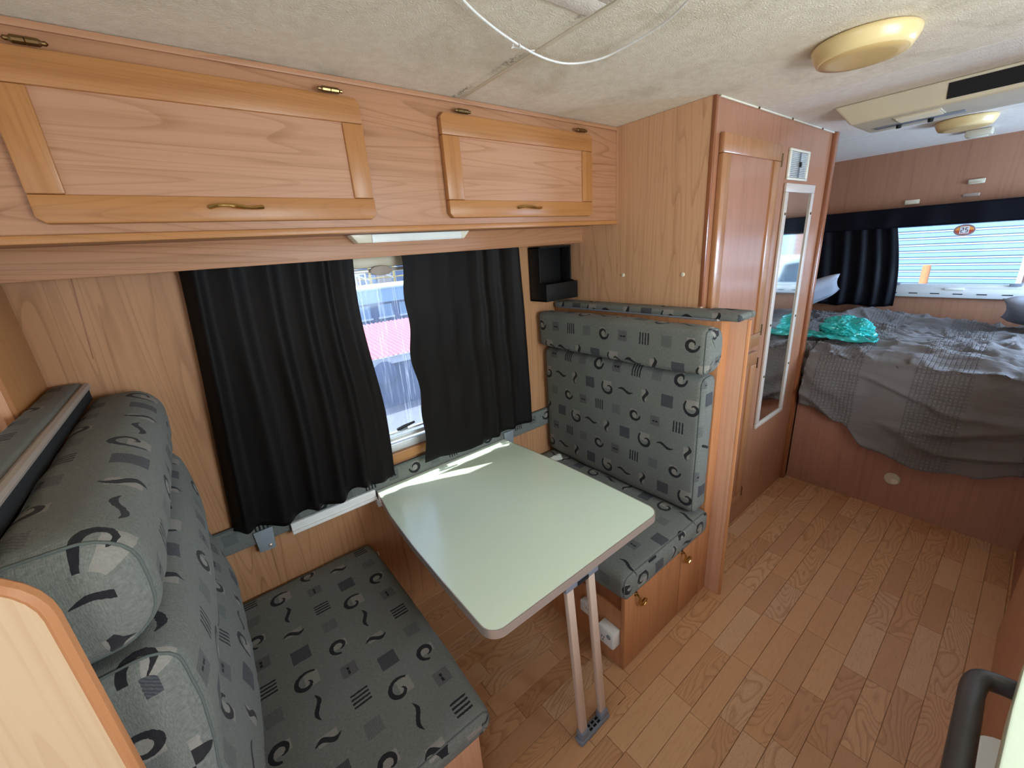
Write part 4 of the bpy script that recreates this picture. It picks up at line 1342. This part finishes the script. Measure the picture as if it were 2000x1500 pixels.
def duvet():
    NU, NV = 190, 170
    y0, y1 = -0.25, -2.20
    vs_, fs, uvs = [], [], []
    xb, xf = XR - 0.03, X2 + 0.045
    Ltop = xb - xf
    uvv = []
    for j in range(NV + 1):
        v = j / NV
        for i in range(NU + 1):
            u = i / NU
            y = y0 + (y1 - y0) * u
            hem = lerp_table(HEM, y)
            over = -1.668 < y < -0.745
            drop = 0.835 - hem
            Ls = Ltop + 0.05 + (drop if over else 0.04)
            s = v * Ls
            big = 0.040 * nz(y * 2.3 + 7, s * 2.2, 0.3) + 0.020 * nz(y * 5.5, s * 4 + 3, 1.7)
            # ridged creases
            cr = 1 - abs(nz(y * 3.2 + 2 * nz(y * 2, s * 3, 5), s * 11, 2.2)) * 2
            cr2 = 1 - abs(nz(y * 7.5, s * 19 + 1.5 * nz(y * 4, s * 4, 9), 6.1)) * 2
            wr = 0.026 * max(0, cr) ** 3 + 0.016 * max(0, cr2) ** 3
            if s < Ltop:
                x = xb - s
                hump = 0.045 * math.exp(-((s - 0.10) / 0.12) ** 2) * (0.4 + nz(y * 3.4 + 1, 0.2, 0.9) * 1.4)
                z = 0.83 + big + wr + max(hump, -0.02)
                e = max(0, s - (Ltop - 0.12)) / 0.12
                z -= 0.03 * e * e
                y_ = y
            else:
                q = s - Ltop
                a = min(1, q / 0.09) * math.pi / 2
                x = xf - 0.060 * math.sin(a)
                z = 0.80 + big * max(0, 1 - q * 8) - 0.060 * (1 - math.cos(a)) - max(0, q - 0.09) * 1.0 + wr * max(0, 1 - q * 8)
                if not over:
                    x = max(x, X2 + 0.055)
                    z = 0.80 - 0.3 * q
                else:
                    k = min(1, q / 0.2)
                    fold = 0.018 * math.sin(y * 13 + 2 * nz(y * 3, z * 4, 0)) + 0.020 * nz(y * 3.1, z * 3.5, 4)
                    sag = 0.030 * max(0, 1 - abs(nz(y * 1.6 + z * 2.0, z * 6.5 - (y + 1.35) ** 2 * 5, 8)) * 5)
                    x -= k * (0.012 + abs(fold) + sag)
                    x = min(x, X2 - 0.004)
                y_ = y
            vs_.append((x, y_, z))
            uvv.append((y, s))
    for j in range(NV):
        for i in range(NU):
            a = j * (NU + 1) + i
            f = (a, a + NU + 1, a + NU + 2, a + 1)
            fs.append(f)
            uvs.append([uvv[g] for g in f])
    o = MB().add(vs_, fs).build('duvet', 'duvet_cotton', loc=(1.8, -1.2, 0.78), uvs=uvs, fix=False, ang=180)
    sm = o.modifiers.new('thickness', 'SOLIDIFY')
    sm.thickness = 0.008
    sm.offset = -1
    tag(o, 'rumpled grey waffle-textured duvet hanging over the bed edge', 'duvet')
    return o


duvet()


def pillow(lab, c, sx, sy, sz, rot, group=None):
    n = 22
    vs_, fs = [], []
    idx = {}
    for side in (1, -1):
        for j in range(n + 1):
            for i in range(n + 1):
                u, v = i / n * 2 - 1, j / n * 2 - 1
                if side == -1 and (abs(u) == 1 or abs(v) == 1):
                    idx[(side, i, j)] = idx[(1, i, j)]
                    continue
                h = ((1 - abs(u) ** 2.4) * (1 - abs(v) ** 2.4)) ** 0.42
                pin = 1 - 0.07 * (abs(u) ** 2) * (1 - abs(v)) - 0
                z = side * sz * h + 0.008 * nz(u * 3 + c[0], v * 3, side)
                idx[(side, i, j)] = len(vs_)
                vs_.append((u * sx * (1 - 0.06 * (1 - v * v)), v * sy * (1 - 0.06 * (1 - u * u)), z))
    for side in (1, -1):
        for j in range(n):
            for i in range(n):
                f = [idx[(side, i, j)], idx[(side, i + 1, j)], idx[(side, i + 1, j + 1)], idx[(side, i, j + 1)]]
                fs.append(tuple(f if side == 1 else f[::-1]))
    R_ = Matrix.Rotation(rot[2], 3, 'Z') @ Matrix.Rotation(rot[1], 3, 'Y') @ Matrix.Rotation(rot[0], 3, 'X')
    vs_ = [tuple(R_ @ Vector(p) + Vector(c)) for p in vs_]
    lo = min(p[2] for p in vs_)
    o = MB().add(vs_, fs).build('pillow', 'pillow_cotton', loc=(c[0], c[1], lo), ang=180)
    tag(o, lab, 'pillow', group)


pillow('pale grey pillow leaning behind the wardrobe corner below the navy curtain', (2.03, -0.36, 0.985), 0.19, 0.30, 0.065, (math.radians(-28), math.radians(22), 0.2), 'bed pillows')
pillow('dark grey pillow at the right edge of the bed under the rear window', (2.12, -1.72, 0.945), 0.20, 0.34, 0.07, (math.radians(6), math.radians(24), 0.0), 'bed pillows')


def bag():
    t = thing('plastic_bag', 'crumpled teal plastic bag lying on the duvet beside the wardrobe', 'bag', (1.52, -0.86, 0.86))
    bm = bmesh.new()
    bmesh.ops.create_icosphere(bm, subdivisions=5, radius=1.0)
    vs_ = []
    for v in bm.verts:
        p = v.co.normalized()
        r = 1 + 0.30 * nz(p.x * 1.7 + 3, p.y * 1.7, p.z * 1.7) + 0.16 * (1 - 2 * abs(nz(p.x * 4.2, p.y * 4.2 + 2, p.z * 4.2))) + 0.06 * (1 - 2 * abs(nz(p.x * 10, p.y * 10, p.z * 10 + 1)))
        q = Vector((1.52 + p.x * 0.10 * r, -0.83 + p.y * 0.115 * r, 0.905 + p.z * 0.062 * r))
        q.z = max(q.z, 0.862)
        vs_.append(tuple(q))
    fs = [tuple(v.index for v in f.verts) for f in bm.faces]
    bm.verts.index_update()
    fs = [tuple(v.index for v in f.verts) for f in bm.faces]
    bm.free()
    MB().add(vs_, fs).build('bag_body', 'teal_film', t, ang=25)
    NU, NV = 60, 24
    vs_, fs = [], []
    for j in range(NV + 1):
        for i in range(NU + 1):
            u, v = i / NU, j / NV
            y = -0.56 - 0.44 * u
            x = 1.44 - 0.06 * u + (v - 0.5) * (0.15 - 0.05 * u)
            z = 0.872 + 0.012 * nz(u * 9, v * 4, 2) + 0.010 * max(0, 1 - abs(nz(u * 4, v * 8, 5)) * 4)
            vs_.append((x, y, z))
    for j in range(NV):
        for i in range(NU):
            a = j * (NU + 1) + i
            fs.append((a, a + 1, a + NU + 2, a + NU + 1))
    fl2 = MB().add(vs_, fs).build('bag_flap', 'teal_film', t, ang=40)
    fl2.modifiers.new('thickness', 'SOLIDIFY').thickness = 0.003


bag()

# rear wall fittings
for (yy, zz, nm, lab, mt_) in ((-0.854, 1.607, 'curtain_hook', 'small cream plastic hook above the rear curtain edge', 'cream_plastic'), (-1.127, 1.690, 'wall_clip', 'small pale clip high on the rear wall', 'aged_plastic')):
    t = thing(nm, lab, 'clip', (XR, yy, zz))
    B(XR - 0.014, XR - 0.0005, yy - 0.036, yy + 0.036, zz - 0.014, zz + 0.014).build('plate', mt_, t, bevel=0.004)
    B(XR - 0.022, XR - 0.014, yy - 0.03, yy + 0.03, zz - 0.013, zz - 0.004).build('lip', mt_, t, bevel=0.003)
t = thing('wall_latch', 'small chrome latch on the rear wall above the valance', 'latch', (XR, -1.118, 1.61))
B(XR - 0.006, XR - 0.0005, -1.155, -1.082, 1.607, 1.625).build('plate', 'edge_aluminium', t, bevel=0.002)
MB().tube([(XR - 0.012, -1.150, 1.616), (XR - 0.012, -1.087, 1.616)], 0.004, 8).build('bolt', 'edge_aluminium', t)

# sticker on the rear pane, printed for readers outside (mirror-written from inside)
st = thing('window_sticker', 'oval orange and brown number 25 sticker on the rear window, reversed', 'sticker', (XR + 0.006, -1.128, 1.37))
xs = XR + 0.0062
def oval(ry, rz, cy, cz, x, name, mat, th=0.0004, a0=0, a1=360, n=32):
    pts = [(cy + ry * math.cos(math.radians(a0 + (a1 - a0) * k / n)), cz + rz * math.sin(math.radians(a0 + (a1 - a0) * k / n))) for k in range(n if a1 - a0 == 360 else n + 1)]
    return MB().prism(pts, 'x', x - th, x).build(name, mat, st, smooth=False)
oval(0.049, 0.036, -1.128, 1.411, xs, 'border', 'sticker_white')
oval(0.047, 0.034, -1.128, 1.411, xs - 0.0005, 'ring', 'sticker_brown')
oval(0.041, 0.024, -1.128, 1.412, xs - 0.0010, 'centre', 'sticker_orange')
oval(0.041, 0.024, -1.128, 1.412, xs - 0.0015, 'lower_band', 'sticker_red', a0=180, a1=360)
B(xs - 0.0024, xs - 0.0020, -1.148, -1.108, 1.392, 1.432).build('number_panel', 'sticker_white', st, smooth=False)
def seg_digit(d, y_right, w, z0, h, x):
    """digit in bars, read from outside: its left is toward -y when seen from +x, so it looks reversed indoors"""
    segs = {'2': 'abged', '5': 'afgcd'}[d]
    th = 0.005
    yl, yr = y_right - w, y_right
    S_ = {'a': (yl, yr, z0 + h - th, z0 + h), 'g': (yl, yr, z0 + h / 2 - th / 2, z0 + h / 2 + th / 2), 'd': (yl, yr, z0, z0 + th),
          'f': (yl, yl + th, z0 + h / 2, z0 + h), 'b': (yr - th, yr, z0 + h / 2, z0 + h), 'e': (yl, yl + th, z0, z0 + h / 2), 'c': (yr - th, yr, z0, z0 + h / 2)}
    mb = MB()
    for q in segs:
        a = S_[q]
        mb.box(x - 0.0004, x, *a)
    mb.build('digit', 'sticker_brown', st, smooth=False)
# seen from outside (+x looking toward -x) +y is to the right
seg_digit('2', -1.1305, 0.014, 1.397, 0.030, xs - 0.0026)
seg_digit('5', -1.1115, 0.014, 1.397, 0.030, xs - 0.0026)

# ================================================================== RIGHT SIDE FURNITURE
rc = thing('bedside_cabinet', 'wood cabinet base at the right beside the bed', 'cabinet', (0.9, -2.0, 0.0))
B(0.60, X2 + 0.018, -1.696, -1.680, 0.0, 1.0).build('front_panel', 'bed_wood', rc)
B(0.60, X2 + 0.018, YR + 0.002, -1.680, 1.0, 1.02).build('top', 'bed_wood', rc)
B(0.60, 0.616, YR + 0.002, -1.696, 0.0, 1.0).build('side_panel', 'bed_wood', rc)
kb = thing('kitchen_bench', 'kitchen bench with pale yellow-green laminate worktop at the lower right', 'cabinet', (-0.4, -1.95, 0.0))
B(-0.30, 0.56, YR + 0.002, -1.662, 0.0, 0.872).build('body', 'post_wood', kb)
B(-1.40, -0.301, YR + 0.002, -1.80, 0.0, 0.872).build('body', 'bench_wood', kb)
MB().prism([(-0.50, YR + 0.002), (-0.50, -1.70), (-0.52, -1.665), (-0.57, -1.632), (-0.64, -1.606), (-0.72, -1.590), (-0.83, -1.582), (-0.93, -1.577), (-1.42, -1.566), (-1.42, YR + 0.002)], 'z', 0.872, 0.902).build('worktop', 'table_laminate', kb, bevel=0.003)
gh = thing('grab_handle', 'worn dark tubular handle projecting from the kitchen bench edge', 'handle', (-0.85, -1.56, 0.85))
MB().tube(smooth_path([(-0.735, -1.598, 0.852), (-0.742, -1.570, 0.853), (-0.752, -1.558, 0.854), (-0.775, -1.553, 0.853), (-0.83, -1.553, 0.853), (-0.95, -1.553, 0.853), (-1.10, -1.553, 0.853), (-1.125, -1.556, 0.853), (-1.135, -1.575, 0.853), (-1.137, -1.598, 0.852)], 6), 0.0135, 14).build('tube', 'rail_rubber', gh, ang=60)
bn = thing('white_bin', 'white rounded plastic bin on the floor under the worktop edge', 'bin', (-0.36, -1.70, 0.0))
MB().prism(rrect(-0.56, -0.36, -1.786, -1.606, 0.06, 6), 'z', 0.0, 0.385).build('body', 'white_enamel', bn, bevel=0.006)
MB().prism(rrect(-0.565, -0.355, -1.79, -1.601, 0.063, 6), 'z', 0.386, 0.402).build('lid', 'white_enamel', bn, bevel=0.006)

# ================================================================== OUTSIDE
ZG = -0.62
gd = B(-40, 60, -40, 60, ZG - 0.2, ZG).build('ground', 'asphalt', loc=(0, 0, ZG - 0.2))
struct(gd, 'grey asphalt yard outside the windows', 'ground')

# low shed with a red corrugated roof beside the dinette window
sh = thing('garden_shed', 'low shed with a red corrugated roof outside the side window', 'shed', (1.0, 5.2, ZG))
def corrugated(x0, x1, ya, za, yb, zb, pitch, amp, name, mat, parent):
    n = int((x1 - x0) / (pitch / 6))
    vs_, fs = [], []
    for k in range(n + 1):
        x = x0 + (x1 - x0) * k / n
        d = amp * math.sin(2 * math.pi * x / pitch)
        vs_ += [(x, ya, za + d), (x, yb, zb + d), (x, yb, zb + d - 0.01), (x, ya, za + d - 0.01)]
    for k in range(n):
        a = 4 * k
        fs += [(a, a + 4, a + 5, a + 1), (a + 3, a + 2, a + 6, a + 7), (a, a + 3, a + 7, a + 4), (a + 1, a + 5, a + 6, a + 2)]
    return MB().add(vs_, fs).build(name, mat, parent, smooth=True, ang=80)
corrugated(-0.8, 3.4, 4.10, 0.165, 6.1, 0.365, 0.076, 0.010, 'roof', 'red_steel', sh)
B(-0.8, 3.4, 4.12, 4.16, 0.045, 0.150).build('fascia', 'pale_render', sh)
B(-0.75, 3.35, 4.17, 6.0, ZG, 0.12).build('walls', 'slate_blue', sh)
MB().lathe([(0.17, 0), (0.17, -0.02), (0.15, -0.03), (0.01, -0.03)], (0.47, 4.117, -0.07), 'y', 28).build('arched_vent', 'slate_blue', sh)
B(-0.8, 3.4, 4.09, 4.115, 0.150, 0.162).build('gutter', 'pale_render', sh)

# blue building across the yard with windows
bl = thing('blue_building', 'long low pale blue building across the yard', 'building', (4.0, 12.5, ZG))
B(-1.0, 9.0, 12.0, 14.0, ZG, 0.20).build('walls', 'slate_blue', bl)
B(-1.1, 9.1, 11.85, 12.0, 0.14, 0.57).build('fascia', 'pale_blue_steel', bl)
B(-1.1, 9.1, 11.8, 14.1, 0.57, 0.62).build('roof', 'pale_render', bl)
for k in range(9):
    xx = 0.4 + k * 0.75
    wv = B(xx, xx + 0.48, 11.97, 12.0, -0.34, 0.06).build('window', 'roller_steel', bl)
    B(xx - 0.04, xx + 0.52, 11.93, 11.97, -0.40, -0.34).build('window_sill', 'sticker_white', wv)
B(-1.0, 9.0, 11.4, 11.43, ZG, -0.44).build('low_fence', 'slate_blue', bl)

# yellow scaffold beyond
sf = thing('scaffold', 'yellow and white scaffold frame behind the blue building', 'scaffold', (5.0, 15.0, ZG))
for xx in (3.2, 4.4, 5.4, 6.6):
    MB().tube([(xx, 15.0, ZG), (xx, 15.0, 1.6)], 0.055, 8).build('post', 'yellow_paint', sf)
for zz in (0.78, 1.02, 1.24):
    MB().tube([(2.6, 15.0, zz), (7.4, 15.0, zz)], 0.03, 8).build('ledger', 'yellow_paint', sf)
for (xa, xb_) in ((3.2, 4.4), (4.4, 5.4), (5.4, 6.6)):
    MB().tube([(xa, 15.0, 1.2), (xb_, 15.0, 0.72)], 0.03, 8).build('brace', 'sticker_white', sf)
tr_ = thing('trampoline', 'round dark-netted trampoline frame beside the scaffold', 'trampoline', (3.6, 13.8, ZG))
ring = [(3.4 + 0.6 * math.cos(2 * math.pi * k / 24), 14.4 + 0.25 * math.sin(2 * math.pi * k / 24), 1.02) for k in range(24)]
MB().tube(ring, 0.03, 6, closed=True).build('rim', 'sticker_white', tr_)
for k in range(0, 24, 4):
    MB().tube([ring[k], (ring[k][0], ring[k][1], ZG)], 0.022, 6).build('post', 'sticker_white', tr_)
hs = thing('tan_house', 'tan rendered house far across the yard', 'house', (9, 26, ZG))
B(1.0, 16.0, 24, 30, ZG, 3.2).build('walls', 'tan_render', hs)
for k in range(6):
    xx = 3.0 + k * 2.0
    B(xx, xx + 1.0, 23.95, 24.0, -0.1, 1.2).build('window', 'slate_blue', hs)
MB().prism([(23.4, 3.2), (30.6, 3.2), (27, 5.2)], 'x', 0.6, 16.4).build('roof', 'roller_steel', hs)

# garage wall behind the rear window
gx = 9.0
gw = thing('brick_garage', 'brick garage wall seen through the rear window', 'building', (gx, -2.0, ZG))
B(gx + 0.05, gx + 0.3, -12, 6, 2.35, 2.9).build('upper_wall', 'mortar', gw)
for (a, b_) in ((-3.42, -1.24), (-12.0, -4.90), (3.4, 6.0)):
    B(gx + 0.03, gx + 0.3, a, b_, ZG, 2.35).build('pier', 'mortar', gw)
bme = None
cnt = 0
for (a, b_) in ((-3.42, -1.24),):
    r_ = 0
    zz = 0.0 - 0.6
    while zz < 2.3:
        yy = a - (0.115 if r_ % 2 else 0.0)
        while yy < b_ - 0.02:
            p0, p1 = max(yy, a), min(yy + 0.22, b_)
            if p1 - p0 > 0.05 and cnt < 290 and zz > 0.35 and zz < 1.75:
                if p1 - p0 > 0.215 and bme is not None:
                    o = bme.copy(); col.objects.link(o); o.location = (0, yy - b0[0], zz - b0[1])
                else:
                    o = B(gx + 0.018, gx + 0.03, p0, p1, zz, zz + 0.076).build('brick', 'brick_clay', gw, smooth=False)
                    if p1 - p0 > 0.215: bme, b0 = o, (yy, zz)
                cnt += 1
            yy += 0.23
        zz += 0.086
        r_ += 1
rd = thing('roller_door', 'pale blue slatted roller door outside the rear window', 'garage door', (gx, 1.0, ZG))
zz = ZG
sl_me = None
while zz < 2.3:
    if sl_me is None:
        sl_me = MB().prism([(gx + 0.05, zz), (gx - 0.012, zz + 0.018), (gx - 0.012, zz + 0.075), (gx + 0.02, zz + 0.100), (gx + 0.05, zz + 0.100)], 'y', -1.24, 3.4).build('slat', 'roller_steel', rd, smooth=False)
        sl_edge = B(gx - 0.016, gx + 0.02, -1.24, 3.4, zz + 0.092, zz + 0.112).build('slat_edge', 'roller_edge', sl_me, smooth=False)
        z0_ = zz
    else:
        o = sl_me.copy(); col.objects.link(o); o.location = (0, 0, zz - z0_)
        e = sl_edge.copy(); col.objects.link(e); e.parent = o
    zz += 0.112
B(gx - 0.03, gx + 0.017, -1.30, -1.24, ZG, 2.35).build('guide_rail', 'roller_edge', rd)
rd2 = thing('panel_door', 'plain pale blue panel door in the brick garage wall', 'garage door', (gx, -4.1, ZG))
B(gx, gx + 0.04, -4.90, -3.42, ZG, 2.35).build('panel', 'pale_blue_steel', rd2)
B(gx - 0.02, gx, -3.50, -3.46, ZG, 2.35).build('joint_bar', 'roller_edge', rd2)
ob = thing('orange_post', 'orange painted bollard in front of the roller door', 'bollard', (7.5, -0.355, ZG))
MB().lathe([(0.05, 0), (0.05, 1.40), (0.042, 1.44), (0.004, 1.45)], (7.5, -0.355, ZG), 'z', 16).build('post', 'orange_paint', ob)

# parked car seen in the mirror
ca = thing('parked_car', 'white parked car behind the caravan, seen in the mirror', 'car', (6.1, -2.85, ZG))
def car(cx, cy):
    L_, W_, k = 4.2, 1.7, 1.12
    body = [(-2.1, 0.25), (2.1, 0.25), (2.12, 0.75), (1.9, 0.92), (1.0, 1.0), (-1.6, 1.02), (-2.08, 0.9)]
    MB().prism([(cx + p[0], ZG + p[1] * k) for p in body], 'y', cy - W_ / 2, cy + W_ / 2).build('body', 'car_white', ca, bevel=0.06, seg=3)
    cab = [(-1.85, 1.0), (0.95, 1.0), (0.25, 1.48), (-1.35, 1.50)]
    MB().prism([(cx + p[0], ZG + p[1] * k) for p in cab], 'y', cy - W_ / 2 + 0.12, cy + W_ / 2 - 0.12).build('cabin', 'car_glass', ca, bevel=0.05, seg=3)
    roof = [(-1.40, 1.485), (0.28, 1.465), (0.22, 1.53), (-1.35, 1.545)]
    MB().prism([(cx + p[0], ZG + p[1] * k) for p in roof], 'y', cy - W_ / 2 + 0.10, cy + W_ / 2 - 0.10).build('roof', 'car_white', ca, bevel=0.015)
    for sx in (-1, 1):
        yy = cy + sx * (W_ / 2 - 0.115)
        for q in ((0.95, 1.0, 0.25, 1.49), (-0.3, 1.0, -0.3, 1.50), (-1.85, 1.0, -1.37, 1.50)):
            MB().tube([(cx + q[0], yy, ZG + q[1] * k), (cx + q[2], yy, ZG + q[3] * k)], 0.035, 6).build('pillar', 'car_white', ca)
        for wy in (-1.3, 1.3):
            w = MB().lathe([(0.30, -0.1), (0.34, -0.08), (0.34, 0.08), (0.30, 0.1)], (cx + wy, cy + sx * (W_ / 2 - 0.12), ZG + 0.34), 'y', 20).build('wheel', 'tyre', ca)
            MB().lathe([(0.19, -0.105), (0.19, 0.105)], (cx + wy, cy + sx * (W_ / 2 - 0.12), ZG + 0.34), 'y', 16).build('hub', 'edge_aluminium', w)
car(6.1, -2.85)

# outer skin of the vehicle keeps daylight to its windows
sk = B(XF - 0.06, XR + 0.06, YR - 0.06, 0.06, H + 0.051, H + 0.09).build('caravan_roof', 'roof_white', loc=(0, 0, H + 0.051))
struct(sk, 'white outer roof of the caravan', 'roof')
